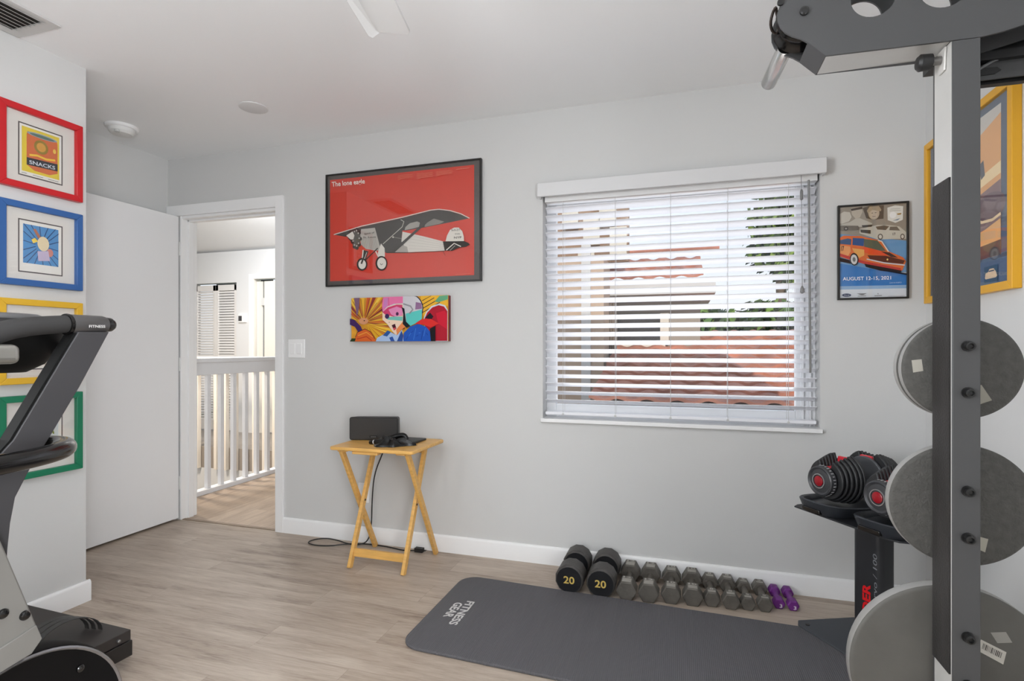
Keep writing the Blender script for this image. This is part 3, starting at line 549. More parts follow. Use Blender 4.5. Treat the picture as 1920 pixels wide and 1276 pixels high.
# ---- four frames on the left wall (wall plane X=-2.6, frame front X=-2.57)
def xm(x, y): return onX(x, y, -2.5865)
fd = .03
specs = [('red', (196, 28, 36), [(157, 238.2), (154.5, 379.6)], 'red framed print of a food tin, top of the four stacked frames'),
         ('blue', (50, 96, 158), [(154, 402.5), (152.3, 545)], 'blue framed print with a blue starburst, second of the stacked frames'),
         ('yellow', (222, 176, 46), [(154.9, 568.3), (152, 712)], 'yellow framed picture with window reflections, third of the stacked frames'),
         ('green', (16, 118, 84), [(156.3, 733.6), (159.3, 875)], 'green framed comic print, lowest of the four stacked frames')]
tops = []
for i, (nm, col, rp_, lab) in enumerate(specs):
    zt = onX(*rp_[0], -2.57).z; zb = onX(*rp_[1], -2.57).z
    yr = onX(156, 400, -2.57).y; yl = onX(13, 400, -2.57).y - .026
    if i == 2: zb = zt - .35
    if i == 3: zt, zb = .964, .618
    t = thing('framed_print', lab, 'picture', (-2.6, (yl + yr) / 2, zb))
    C4 = [Vector((-2.6, yl, zt)), Vector((-2.6, yr, zt)), Vector((-2.6, yr, zb)), Vector((-2.6, yl, zb))]
    b, I = frame_mb(C4, NXp, .026, fd); b.build('frame', mat('frame_' + nm, col, .38), t, bevel=.002)
    panel(I, NXp, .003, .0125).build('mat_board', mat('mat_cream', (218, 214, 208), .85), t)
    zc = (zt + zb) / 2
    def fm(u, v, yl=yl, yr=yr, zt=zt, zb=zb): return Vector((-2.5873, yl + u * (yr - yl), zt - v * (zt - zb)))
    A = Art(fm, NXp)
    A.rect(.235, .195, .765, .835, (80, 72, 72)); A.rect(.25, .21, .75, .82, (228, 225, 218))
    if i == 0:
        A.rect(.275, .235, .722, .775, (222, 198, 60)); A.poly([(.33, .32), (.34, .28), (.69, .29), (.70, .33), (.70, .70), (.60, .745), (.42, .74), (.33, .69)], (206, 108, 62))
        A.ell(.515, .295, .182, .028, (150, 160, 170)); A.ell(.515, .298, .15, .018, (92, 122, 112)); A.ell(.50, .43, .085, .085, (150, 126, 52)); A.ell(.50, .43, .055, .055, (206, 150, 66)); A.poly([(.33, .60), (.70, .58), (.70, .67), (.33, .69)], (44, 48, 56)); A.text('SNACKS', (.36, .672), (.67, .656), .045, (196, 206, 214), .02); A.line([(.36, .565), (.45, .545), (.56, .56), (.67, .54)], .025, (232, 190, 60)); A.ell(.66, .43, .02, .03, (226, 190, 80), 10)
        A.line([(.27, .80), (.33, .80)], .006, (110, 110, 110)); A.line([(.40, .80), (.52, .80)], .006, (110, 110, 110)); A.line([(.58, .80), (.71, .80)], .006, (110, 110, 110))
    elif i == 1:
        A.rect(.29, .25, .712, .72, (80, 142, 196))
        for k in range(18):
            an = 2 * pi * k / 18 + .1; ex = (.5 + .21 * max(-1, min(1, 1.4 * cos(an))), .485 + .235 * max(-1, min(1, 1.4 * sin(an)))); A.line([(.5 + .07 * cos(an), .485 + .08 * sin(an)), ex], .009, (44, 72, 118))
        A.poly([(.40, .30), (.43, .29), (.49, .38), (.46, .40)], (176, 110, 80)); A.ell(.52, .46, .07, .09, (222, 206, 170)); A.poly([(.42, .40), (.46, .44), (.40, .47), (.38, .43)], (232, 204, 90)); A.ell(.60, .56, .04, .05, (198, 130, 120)); A.poly([(.45, .56), (.58, .54), (.60, .66), (.46, .68)], (190, 176, 200))
    elif i == 2:
        A.rect(.29, .25, .71, .78, (176, 176, 170)); A.ell(.5, .45, .13, .12, (140, 150, 158)); A.rect(.33, .62, .67, .70, (110, 112, 112))
    else:
        A.rect(.29, .25, .71, .76, (206, 214, 216))
        for k in range(46):
            cx_, cy_ = random.uniform(.33, .67), random.uniform(.29, .72); A.ell(cx_, cy_, random.uniform(.015, .045), random.uniform(.01, .035), random.choice([(70, 110, 170), (226, 200, 50), (232, 214, 90), (40, 44, 50), (206, 220, 230), (120, 130, 60), (150, 180, 206)]), 9, random.uniform(0, 3))
    A.build('print', None, t)
    panel(I, NXp, .0175, .0195).build('glass', GLASS, t)
# ---- large yellow framed poster on the right wall
px_ = 1.022; ya, yb = onX(1732, 400, px_).y, onX(1897, 300, px_).y; zt, zb = 2.04, 1.352
t = thing('framed_poster', 'large yellow framed blue and orange car poster on the right wall', 'picture', (1.05, (ya + yb) / 2, zb))
C4 = [Vector((1.05, ya, zt)), Vector((1.05, yb, zt)), Vector((1.05, yb, zb)), Vector((1.05, ya, zb))]
b, I = frame_mb(C4, NXm, .028, .028); b.build('frame', mat('frame_mustard', (226, 168, 40), .4), t, bevel=.002)
panel(I, NXm, .003, .013).build('mat_board', mat('mat_slate', (88, 100, 120), .8, noise=(150, .12)), t)
A = Art(lambda x, y: onX(x, y, 1.0365), NXm)
Yl, Yr = onX(1752, 400, 1.0365).y, onX(1877, 400, 1.0365).y
def rm(u, v): return Vector((1.0365, Yl + u * (Yr - Yl), 1.985 - v * (1.985 - 1.475)))
A.fn = rm
A.rect(0, 0, 1, 1, (214, 208, 200)); A.poly([(0, .30), (1, .06), (1, 1), (0, 1)], (236, 178, 120)); A.poly([(0, .52), (1, .38), (1, .46), (0, .60)], (250, 224, 176)); A.poly([(.72, .33), (.78, .31), (.80, .42), (.75, .44)], (96, 98, 108))
A.poly([(0, .62), (.5, .58), (1, .50), (1, .80), (.7, .84), (.3, .78), (0, .80)], (142, 116, 118)); A.ell(.86, .66, .2, .1, (118, 98, 106)); A.line([(.62, .68), (.76, .74), (.9, .75), (1, .73)], .02, (250, 222, 180)); A.poly([(.4, .84), (.8, .80), (1, .76), (1, .92), (.4, .95)], (244, 190, 130)); A.poly([(0, .93), (1, .90), (1, 1), (0, 1)], (90, 84, 84))
for x_ in (.08, .31, .54, .80):
    k = x_; A.rect(k, 1.06, k + .17, 1.17, (52, 74, 86)); A.poly([(k + .01, 1.135), (k + .02, 1.105), (k + .05, 1.10), (k + .07, 1.08), (k + .12, 1.08), (k + .15, 1.105), (k + .165, 1.135), (k + .15, 1.145), (k + .02, 1.145)], (238, 206, 164)); A.line([(k + .06, 1.095), (k + .13, 1.095)], .008, (60, 70, 70))
A.build('print', None, t)
panel(I, NXm, .019, .021).build('glass', GLASS, t)

# =================================================================== FOLDING TABLE AND WHAT LIES ON IT
WOOD = mat('table_wood', (226, 176, 98), .38, noise=(9, .12, (1, 8, 8)))
tz = .65; tx0, tx1, ty0, ty1 = -1.733, -1.252, 2.40, 2.785
t = thing('folding_table', 'small light wood folding tray table with crossed legs by the wall', 'table', ((tx0 + tx1) / 2, (ty0 + ty1) / 2, 0))
b = MB(); rc = .02; pts = []
for cx_, cy_, a0 in ((tx1 - rc, ty1 - rc, 0), (tx0 + rc, ty1 - rc, 90), (tx0 + rc, ty0 + rc, 180), (tx1 - rc, ty0 + rc, 270)):
    for k in range(5): pts.append((cx_ + rc * cos(radians(a0 + k * 22.5)), cy_ + rc * sin(radians(a0 + k * 22.5)), tz - .018))
b.prism(pts, (0, 0, .018)); b.build('tabletop', WOOD, t, bevel=.005, seg=3)
def bar(p0, p1, w_, d_, name, m, par, side=Vector((1, 0, 0)), bevel=.002):
    p0 = Vector(p0); p1 = Vector(p1); ax = (p1 - p0).normalized(); sd = (side - ax * side.dot(ax)).normalized(); ud = ax.cross(sd); b = MB()
    q = [p0 + sd * (x * w_ / 2) + ud * (y * d_ / 2) for x, y in ((-1, -1), (1, -1), (1, 1), (-1, 1))]; b.prism(q, p1 - p0); return b.build(name, m, par, bevel)
for xa, xb in ((-1.659, -1.695), (-1.344, -1.308)):
    bar((xa, 2.478, 0), (xa, 2.738, .632), .019, .030, 'leg', WOOD, t); bar((xb, 2.795, 0), (xb, 2.455, .632), .019, .030, 'leg', WOOD, t)
bar((-1.65, 2.508, .075), (-1.353, 2.508, .075), .016, .042, 'stretcher', WOOD, t, Vector((0, 1, 0)))
bar((-1.65, 2.725, .60), (-1.353, 2.725, .60), .019, .04, 'stretcher', WOOD, t, Vector((0, 1, 0)))
bar((-1.735 + .09, 2.455, .622), (-1.27, 2.455, .622), .03, .02, 'pivot_rail', WOOD, t, Vector((0, 1, 0))) if False else None
b = MB(); b.box((-1.60, 2.41, .616), (-1.455, 2.45, .632)); b.build('catch_block', WOOD, t, bevel=.003)
for xa in (-1.70, -1.36):
    b = MB(); b.box((xa, 2.43, .620), (xa + .05, 2.76, .632)); b.build('batten', WOOD, t, bevel=.002)
for xa in (-1.668, -1.353):
    b = MB(); b.cyl((xa + .0, 2.612, .325), (xa + .02, 2.612, .325), .006, n=10); b.build('pivot_bolt', mat('bolt_dark', (60, 52, 40), .4, metal=.6), t)
# loudspeaker
sp_ = thing('loudspeaker', 'dark grey rectangular loudspeaker standing on the folding table', 'loudspeaker', (-1.625, 2.68, tz))
M_ = Matrix.Translation((-1.625, 2.70, tz)) @ Matrix.Rotation(radians(13), 4, 'Z')
b = MB(); pts = []
for cx_, cz_, a0 in ((.138 - .012, .128 - .012, 0), (-.138 + .012, .128 - .012, 90), (-.138 + .012, .012, 180), (.138 - .012, .012, 270)):
    for k in range(5): pts.append(M_ @ Vector((cx_ + .012 * cos(radians(a0 + k * 22.5)), -.07, cz_ + .012 * sin(radians(a0 + k * 22.5)))))
bk = [M_ @ (Vector(((M_.inverted() @ p).x * .9, .012, .004 + (M_.inverted() @ p).z * .93))) for p in pts]; b.rings([pts, bk]); b.build('cabinet', mat('speaker_black', (38, 37, 37), .5), sp_, bevel=.004)
b = MB(); b.box((-.131, -.0725, .007), (.131, -.069, .121), None, M_); b.build('grille', mat('grille_grey', (66, 64, 63), .75, bump=(900, .6)), sp_, bevel=.002)
b = MB(); b.box((-.022, -.0745, .014), (.022, -.072, .028), None, M_); b.build('logo_plate', mat('badge_black', (14, 14, 15), .35), sp_, bevel=.001)
A = Art(lambda x, y: M_ @ Vector((x, -.0746, y)), (sin(radians(13)), -cos(radians(13)), 0), .0001)
vs, fs, a0, a1, b0, b1 = text_tris('SONOS', .01); A.face([((v[0] - a0) / (a1 - a0) * .03 - .015, .0175 + v[1] * .0085) for v in vs], fs, (150, 150, 150)); A.build('lettering', None, sp_)
# flat black tablet and the heap of black cloth
tb = B('tablet', (-1.50, 2.59, tz), (-1.335, 2.73, tz + .012), BLK, bevel=.005); tag(tb, 'flat black slab lying on the folding table behind the black garment', 'tablet')
b = MB(); n, mN = 44, 30; g = []
R = random.Random(3); bumps = [(R.uniform(-.8, .8), R.uniform(-.8, .8), R.uniform(.12, .4), R.uniform(.3, 1), R.uniform(0, pi)) for _ in range(16)]
def hz(u, v):
    r = (u * u + v * v) ** .5; e = max(0, 1 - r ** 3); h = .012
    for bx, by, bs, bh, ba in bumps:
        dx, dy = (u - bx) * cos(ba) + (v - by) * sin(ba), -(u - bx) * sin(ba) + (v - by) * cos(ba)
        h += .017 * bh * math.exp(-(dx / (bs * .35)) ** 2 - (dy / (bs * 1.6)) ** 2)
    return h * e ** .5
for j in range(mN + 1):
    for i in range(n):
        a = 2 * pi * i / n; r = j / mN; wob = 1 + .16 * sin(3 * a + 1) + .1 * sin(5 * a + .5) + .05 * sin(9 * a)
        u, v = r * cos(a), r * sin(a); g.append(Vector((-1.435 + u * .098 * wob, 2.535 + v * .072 * wob + .1 * u * .098, tz + .001 + hz(u, v) * (1.7))))
fs = [(j * n + i, j * n + (i + 1) % n, (j + 1) * n + (i + 1) % n, (j + 1) * n + i) for j in range(mN) for i in range(n)]
SH = mat('shiny_black_cloth', (8, 8, 9), .32, spec=.45); b.add(g, fs); b.add([v * 1 for v in g[-n:]], [list(range(n))[::-1]])
ga = thing('garment', 'crumpled shiny black workout garment heaped on the folding table', 'garment', (-1.435, 2.535, tz)); b.build('cloth', SH, ga, smooth=True)
b = MB(); b.tube([(-1.47, 2.525, tz + .018), (-1.51, 2.52, tz + .016), (-1.55, 2.525, tz + .011), (-1.568, 2.53, tz + .009)], lambda q: .016 - .006 * q, 12, sub=1); b.build('sleeve', SH, ga, smooth=True)
b = MB(); b.tube([(-1.535, 2.5225, tz + .013), (-1.541, 2.523, tz + .0125)], .0125, 12); b.build('cuff_band', mat('band_white', (210, 210, 212), .5), ga)
b = MB(); b.tube([(-1.49, 2.56, tz + .012), (-1.455, 2.555, tz + .034), (-1.42, 2.57, tz + .046), (-1.385, 2.57, tz + .05), (-1.375, 2.575, tz + .026)], .013, 10, sub=2); b.build('strap', SH, ga, smooth=True)
# power cord
b = MB(); b.tube([(-1.60, 2.752, .69), (-1.61, 2.80, .66), (-1.655, 2.812, .55), (-1.72, 2.822, .42), (-1.735, 2.822, .28), (-1.735, 2.816, .12), (-1.745, 2.80, .02), (-1.80, 2.77, .005), (-1.86, 2.765, .006), (-1.95, 2.80, .005), (-2.04, 2.815, .005), (-2.10, 2.78, .005), (-2.115, 2.72, .005), (-2.05, 2.69, .005), (-1.95, 2.705, .005), (-1.88, 2.745, .009), (-1.82, 2.79, .005), (-1.75, 2.80, .005), (-1.66, 2.80, .005), (-1.58, 2.79, .005), (-1.50, 2.77, .005), (-1.43, 2.79, .006)], .0034, 8, sub=3)
pc = thing('power_cord', 'thin black power cord looped on the floor under the folding table', 'cord', (-1.75, 2.78, 0)); b.build('cable', BLK, pc, smooth=True)
b = MB(); b.box((-1.435, 2.775, .001), (-1.385, 2.803, .024)); b.cyl((-1.385, 2.784, .012), (-1.367, 2.784, .012), .002, n=6); b.cyl((-1.385, 2.795, .012), (-1.367, 2.795, .012), .002, n=6); b.build('plug', BLK, pc, bevel=.004)

# =================================================================== YOGA MAT AND FIXED DUMBBELLS
MATM = mat('mat_foam', (96, 95, 98), .8, spec=.25)
n_ = MATM.node_tree; wv = n_.nodes.new('ShaderNodeTexWave'); wv.inputs['Scale'].default_value = 45; wv.inputs['Distortion'].default_value = .6; wv.inputs['Detail'].default_value = 1
tcc = n_.nodes.new('ShaderNodeTexCoord'); n_.links.new(tcc.outputs['Object'], wv.inputs[0]); bb = n_.nodes.new('ShaderNodeBump'); bb.inputs['Strength'].default_value = .35; bb.inputs['Distance'].default_value = .003
n_.links.new(wv.outputs[0], bb.inputs['Height']); n_.links.new(bb.outputs[0], n_.nodes['Principled BSDF'].inputs['Normal'])
ym = thing('exercise_mat', 'dark grey ribbed exercise mat spread on the floor before the dumbbells', 'mat', (-.1, 2.2, 0))
b = MB(); pts = []; rc = .085
for cx_, cy_, a0 in ((.80 - rc, 2.478 - rc, 0), (-1.035 + rc, 2.548 - rc, 90), (-1.04 + rc, 1.872 + rc, 180), (.79 - rc, 1.80 + rc, 270)):
    for k in range(9): pts.append((cx_ + rc * cos(radians(a0 + k * 11.25)), cy_ + rc * sin(radians(a0 + k * 11.25)), .0005))
b.prism(pts, (0, 0, .0115)); b.build('foam_sheet', MATM, ym, bevel=.004, seg=3)
A = Art(lambda x, y: Vector((x, y, .0123)), (0, 0, 1), .0002)
def mtext(s_, xb, ya_, yb_, h, bold):
    vs, fs, a0, a1, b0, b1 = text_tris(s_, bold); A.face([(xb + v[1] / .72 * h, ya_ + (v[0] - a0) / (a1 - a0) * (yb_ - ya_)) for v in vs], fs, (206, 204, 202))
mtext('FITNESS', -.915, 2.29, 2.075, .036, .03); mtext('GEAR', -.962, 2.262, 2.125, .038, .03); A.build('lettering', None, ym)
def hexhead(b, c, y0, y1, r, n, rot, ch):
    b.lathe((c[0], y0, c[1]), (0, 1, 0), [(0, r - ch), (ch, r), (y1 - y0 - ch, r), (y1 - y0, r - ch)], n, None, rot)
BK20 = mat('urethane_black', (66, 63, 61), .5, noise=(20, .2), bump=(120, .12)); BKF = mat('end_face_black', (17, 18, 22), .45)
PUR = mat('vinyl_purple', (106, 36, 124), .5)
db = [(-.494, .138, '20', 2.520), (-.346, .138, '20', 2.520), (-.230, .096, '12', 2.531), (-.132, .096, '12', 2.537), (-.033, .090, '10', 2.553), (.061, .092, '10', 2.560),
      (.143, .076, '8', 2.578), (.222, .078, '8', 2.576), (.294, .066, '5', 2.590), (.364, .069, '5', 2.597), (.428, .053, '3', 2.646), (.484, .052, '3', 2.644)]
dlab = ['black round-headed dumbbell with gold 20, leftmost of the row by the baseboard', 'black round-headed dumbbell with gold 20, right beside the leftmost one',
        'grey hex dumbbell touching the right-hand black 20 dumbbell', 'grey hex dumbbell, second of the eight hex ones counted from the left', 'grey hex dumbbell, third of the hex ones counted from the black dumbbells', 'grey hex dumbbell, fourth of the hex ones counted from the black dumbbells',
        'grey hex dumbbell, fifth of the hex ones, smaller than those on its left', 'grey hex dumbbell, sixth of the hex ones, third from the purple pair', 'small grey hex dumbbell, second from the purple pair', 'small grey hex dumbbell touching the purple pair',
        'small purple dumbbell beside the grey hex dumbbells', 'small purple dumbbell at the right end of the row']
for i, (x, dm, num, yf) in enumerate(db):
    yb_ = 2.815; L_ = yb_ - yf; r = dm / 2; round_ = num == '20'; pur = i > 9
    t = thing('dumbbell', dlab[i], 'dumbbell', (x, (yf + yb_) / 2, 0), 'dumbbells in a row by the baseboard')
    nn = 12 if round_ else 6; ap = r * cos(pi / nn); cz = ap if not round_ else r * cos(pi / 12); rot = radians(15) if round_ else 0
    hl = L_ * (.36 if round_ else .28 if r > .04 else .25 if not pur else .27); m_ = BK20 if round_ else (PUR if pur else IRON)
    for k, (ya_, yc_) in enumerate(((yf, yf + hl), (yb_ - hl, yb_))):
        b = MB(); hexhead(b, (x, cz), ya_, yc_, r, nn, rot, .008 if round_ else .0045); hd = b.build('head', m_, t, bevel=.003 if round_ else (.0016 if not pur else .005), seg=3)
        if round_:
            b = MB(); yy = ya_ - .001 if k == 0 else ya_ - .001; b.lathe((x, yy, cz), (0, 1, 0), [(0, r * .86), (.0015, r * .86)], 24); b.build('end_face', BKF, hd)
        elif not pur:
            A = Art(lambda u, v, x=x, z=cz + ap: Vector((x + u, v, z + .0002)), (0, 0, 1), .0001); vs, fs, a0, a1, b0, b1 = text_tris(num, .02); tw = r * .55 * len(num) / 2 + .002
            A.face([((v[0] - (a0 + a1) / 2) / (a1 - a0) * tw * 1.3, yc_ - .026 + v[1] * .024) for v in vs], fs, (176, 172, 164)); A.build('number', None, hd)
            A = Art(lambda u, v, x=x, z=cz + ap: Vector((x + u, v, z + .0002)), (0, 0, 1), .0001); A.rect(-r * .42, ya_ + .008, r * .42, yc_ - .032, (160, 156, 148)); A.build('toplit_label_patch', None, hd)  # label patch, paled to put the light on the top flat into its colour
        if k == 0 and (round_ or pur):
            gold = (206, 178, 96) if round_ else (226, 220, 228); h_ = .034 if round_ else .016; w_ = .052 if round_ else .011; dz = .0 if round_ else -.006
            A = Art(lambda u, v, x=x, y=ya_: Vector((x + u, y - .0013, cz + v)), (0, -1, 0), .0001); vs, fs, a0, a1, b0, b1 = text_tris(num, .02)
            A.face([((v[0] - (a0 + a1) / 2) / (a1 - a0) * w_ + (.0 if round_ else .006), (v[1] - .36) / .72 * h_ + dz) for v in vs], fs, gold); A.build('number', None, hd)
    b = MB()
    if pur: b.lathe((x, yf + hl - .004, cz), (0, 1, 0), [(0, r * .7), (.02, r * .45), ((L_ - 2 * hl) / 2, r * .5), (L_ - 2 * hl - .012, r * .45), (L_ - 2 * hl + .008, r * .7)], 20); b.build('handle', PUR, t, smooth=True)
    else: b.lathe((x, yf + hl - .003, cz), (0, 1, 0), [(0, .0155), (.012, .0135), ((L_ - 2 * hl) / 2, .0155), (L_ - 2 * hl - .006, .0135), (L_ - 2 * hl + .006, .0155)], 20); b.build('handle', HANDLE if not round_ else BK20, t, smooth=True)

# =================================================================== ADJUSTABLE DUMBBELLS ON THEIR STAND
U = Vector((.5555, -.8315, 0)); N = Vector((-.8315, -.5555, 0)); ST = onZ(1489, 949, .50) ; ST.z = 0
STB = mat('stand_black', (40, 41, 44), .42, spec=.4)
def sp3(u, n, z): return ST + U * u - N * n + Vector((0, 0, z))      # n grows away from the camera
st = thing('dumbbell_stand', 'black column stand with a flat tray carrying two adjustable dumbbells', 'stand', sp3(.24, .17, 0))
b = MB(); pl = [sp3(.02, .0, .0125), sp3(.46, .0, .0125), sp3(.49, .03, .0125), sp3(.42, .40, .0125), sp3(.06, .40, .0125), sp3(-.01, .03, .0125)]
b.prism(pl, (0, 0, .006)); b.build('base_plate', mat('base_slate', (62, 66, 72), .5), st, bevel=.003)
for u_, n__ in ((.035, .035), (.445, .035)):
    b = MB(); b.cyl(sp3(u_, n__, .018), sp3(u_, n__, .021), .008, n=12); b.build('bolt', BLKG, st)
b = MB(); pts = []
for cx_, cy_, a0 in ((.268, .173, 0), (.192, .173, 90), (.192, .137, 180), (.268, .137, 270)):
    for k in range(6): pts.append(sp3(cx_ + .022 * cos(radians(a0 + k * 18)), cy_ + .022 * sin(radians(a0 + k * 18)), .0185))
b.prism(pts, (0, 0, .478)); b.build('column', STB, st, smooth=True)
b = MB(); pl = [sp3(0, 0, .497), sp3(.40, 0, .497), sp3(.44, .015, .497), sp3(.475, .06, .497), sp3(.48, .36, .497), (sp3(.44, .40, .497)), sp3(.02, .40, .497), sp3(-.02, .36, .497), sp3(-.015, .03, .497)]
b.prism(pl, (0, 0, .006)); b.build('tray', STB, st, bevel=.002)
pn = .1148
A = Art(lambda x, y: sp3(x, pn, y), N, .0001)     # writing runs upward on the column front
def vtext(s_, xb, z0, z1, h, col, bold, sl=0):
    vs, fs, a0, a1, b0, b1 = text_tris(s_, bold); A.face([(xb - v[1] / .72 * h, z0 + (v[0] - a0) / (a1 - a0) * (z1 - z0) + sl * v[1] * h) for v in vs], fs, col)
vtext('DER', .248, .15, .262, .032, (206, 24, 30), .04); vtext('Servo / 100', .276, .18, .385, .017, (128, 130, 134), .0, .3)
A.build('lettering', None, st)
ABK = mat('plate_black', (40, 41, 43), .45, noise=(30, .15)); DBL = mat('cradle_black', (46, 49, 54), .4); REDP = mat('red_plastic', (206, 44, 58), .4)
def adj(uc, lab):
    t = thing('adjustable_dumbbell', lab, 'dumbbell', sp3(uc, .2, .545), 'adjustable dumbbells on the stand')
    cr = thing('dumbbell_cradle', ('left' if uc < .2 else 'right') + ' black boat-shaped cradle on the tray under an adjustable dumbbell', 'cradle', sp3(uc, .2, .503))
    b = MB(); rs = []
    for z, g_, sh in ((.504, -.018, 0), (.520, -.006, 0), (.552, .004, .0), (.556, .0, 0), (.553, -.010, 0), (.530, -.022, 0)):
        ring = []
        for k in range(40):
            a = 2 * pi * k / 40; ca, sa = cos(a), sin(a); e = .55
            x = (.112 + g_) * (abs(ca) ** e) * (1 if ca > 0 else -1); y = (.212 + g_) * (abs(sa) ** (e * 1.2)) * (1 if sa > 0 else -1)
            dip = -.012 * (1 - abs(sa)) if z > .54 else 0
            ring.append(sp3(uc + x, .19 + y, z + dip))
        rs.append(ring)
    b.rings(rs); b.build('cradle_tub', DBL, cr, smooth=True)
    b = MB(); b.box((-.06, -.001, 0), (.05, .02, .022)); 
    M = Matrix.Translation(sp3(uc, -.0185, .508)) @ Matrix(((U.x, -N.x, 0), (U.y, -N.y, 0), (0, 0, 1))).to_4x4(); b = MB(); b.box((-.05, -.004, 0), (.035, .012, .018), None, M); b.build('grip_slot', BLKG, cr, bevel=.003)
    zc = .632
    def pt(u, n, z): return sp3(uc + u, n, zc + z)
    # number dials at both ends
    for n0, sg in ((.012, 1), (.388, -1)):
        b = MB(); ax = -N * sg; b.lathe(pt(0, n0, 0), ax, [(0, .0), (.002, .030), (.006, .046), (.001, .053), (.004, .058), (.026, .061), (.030, .055)], 40); dl = b.build('dial', mat('dial_grey', (58, 59, 62), .4), t, smooth=True)
        b = MB(); b.lathe(pt(0, n0 + .001 * sg, 0), -ax, [(0, .029), (.004, .029), (.004, .0255), (.002, .0255)], 32, ring=True); b.build('ring', mat('ring_silver', (168, 168, 172), .3, metal=.7), dl, smooth=True)
        b = MB(); b.lathe(pt(0, n0 + .001 * sg, 0), -ax, [(0, .020), (.003, .020), (.005, .016), (.006, 0)], 32); b.build('badge', mat('badge_red', (150, 18, 32), .25), dl, smooth=True)
        if sg == 1:
            b = MB()
            for k in range(15):
                a = radians(-70 + k * 12); c0 = pt(.0605 * cos(a), n0 + .016, .0605 * sin(a)); c1 = pt(.0618 * cos(a), n0 + .016, .0618 * sin(a)); tv = U * -sin(a) + Vector((0, 0, cos(a)))
                ln = -N * (.006 if k % 2 else .004); b.prism([c0 - tv * .0012 - ln, c0 + tv * .0012 - ln, c0 + tv * .0012 + ln, c0 - tv * .0012 + ln], c1 - c0)
            b.build('dial_marks', mat('mark_white', (206, 206, 208), .5), dl)
    # slotted weight plates
    rad = [.080, .086, .092, .098, .103, .104]
    for side in (0, 1):
        for k, r in enumerate(rad):
            n0 = .046 + k * .0165 if side == 0 else .354 - k * .0165 - .012; ol = []
            for q in range(37):
                a = radians(90 + 22 + (360 - 44) * q / 36); ol.append((r * cos(a) * (1.0), max(r * sin(a), -.092)))
            ol += [(.020, .035), (.014, .02), (-.014, .02), (-.020, .035)]
            b = MB(); b.prism([pt(x, n0, z + .004) for x, z in ol], -N * .012); b.build('weight_plate', ABK, t, bevel=.0035, seg=2)
    b = MB(); b.cyl(pt(0, .03, 0), pt(0, .37, 0), .0135, n=20); b.build('handle', HANDLE, t, smooth=True)
    b = MB(); 
    for a_, c_ in ((.035, .148), (.252, .365)): b.prism([pt(x, a_, z) for x, z in ((-.022, .010), (.022, .010), (.019, .052), (-.019, .052))], -N * (c_ - a_))
    b.build('slot_cover', REDP, t, bevel=.003)
    for a_ in (.146, .242): b = MB(); b.cyl(pt(0, a_, 0), pt(0, a_ + .012, 0), .085, n=40); b.build('inner_disc', mat('disc_grey', (84, 86, 90), .5), t, bevel=.003)
    b = MB(); b.prism([pt(x, .135, z) for x, z in ((-.03, .05), (.03, .05), (.026, .088), (-.026, .088))], -N * .014); b.build('red_latch', REDP, t, bevel=.004)
    b = MB(); b.prism([pt(x, .252, z) for x, z in ((-.03, .05), (.03, .05), (.026, .088), (-.026, .088))], -N * .014); b.build('red_latch', REDP, t, bevel=.004)
adj(.112, 'adjustable dumbbell with red dial centre, left one on the black stand')
adj(.362, 'adjustable dumbbell with red dial centre, right one, partly behind a weight plate')

# =================================================================== CABLE MACHINE WITH WEIGHT PLATES (right foreground)
PX0, PX1, PY0, PY1 = .603, .655, 1.494, 1.585
cm = thing('cable_machine', 'tall grey and silver cable training machine upright in the right foreground', 'exercise machine', (.63, 1.54, 0))
b = MB(); b.box((PX0, PY0, .03), (PX1, PY1, 1.872)); b.build('upright', SILV, cm, bevel=.003)
b = MB(); b.box((PX0 - .001, PY0 - .006, .03), (PX1 + .001, PY0 - .001, 1.866)); fp = b.build('front_plate', DGREY, cm, bevel=.0015)
b = MB(); b.box((PX0 - .004, PY0 + .004, .404), (PX0 + .001, PY1 - .002, 1.556)); b.build('guard_strip', mat('strip_black', (42, 40, 39), .7, noise=(20, .35, (1, 1, .15)), bump=(200, .3)), cm)
for z in (1.164, 1.058, .833, .726, .50, .39):
    b = MB(); b.lathe((.631, PY0 - .006, z), (0, -1, 0), [(0, .0125), (.004, .0125), (.004, .0095), (.016, .0095), (.017, .006), (.012, .0045)], 20); b.build('bolt', mat('bolt_black', (22, 22, 22), .35), fp)
b = MB(); b.box((.50, 1.40, 0), (.76, 1.68, .03)); b.build('foot_plate', DGREY, cm, bevel=.003)
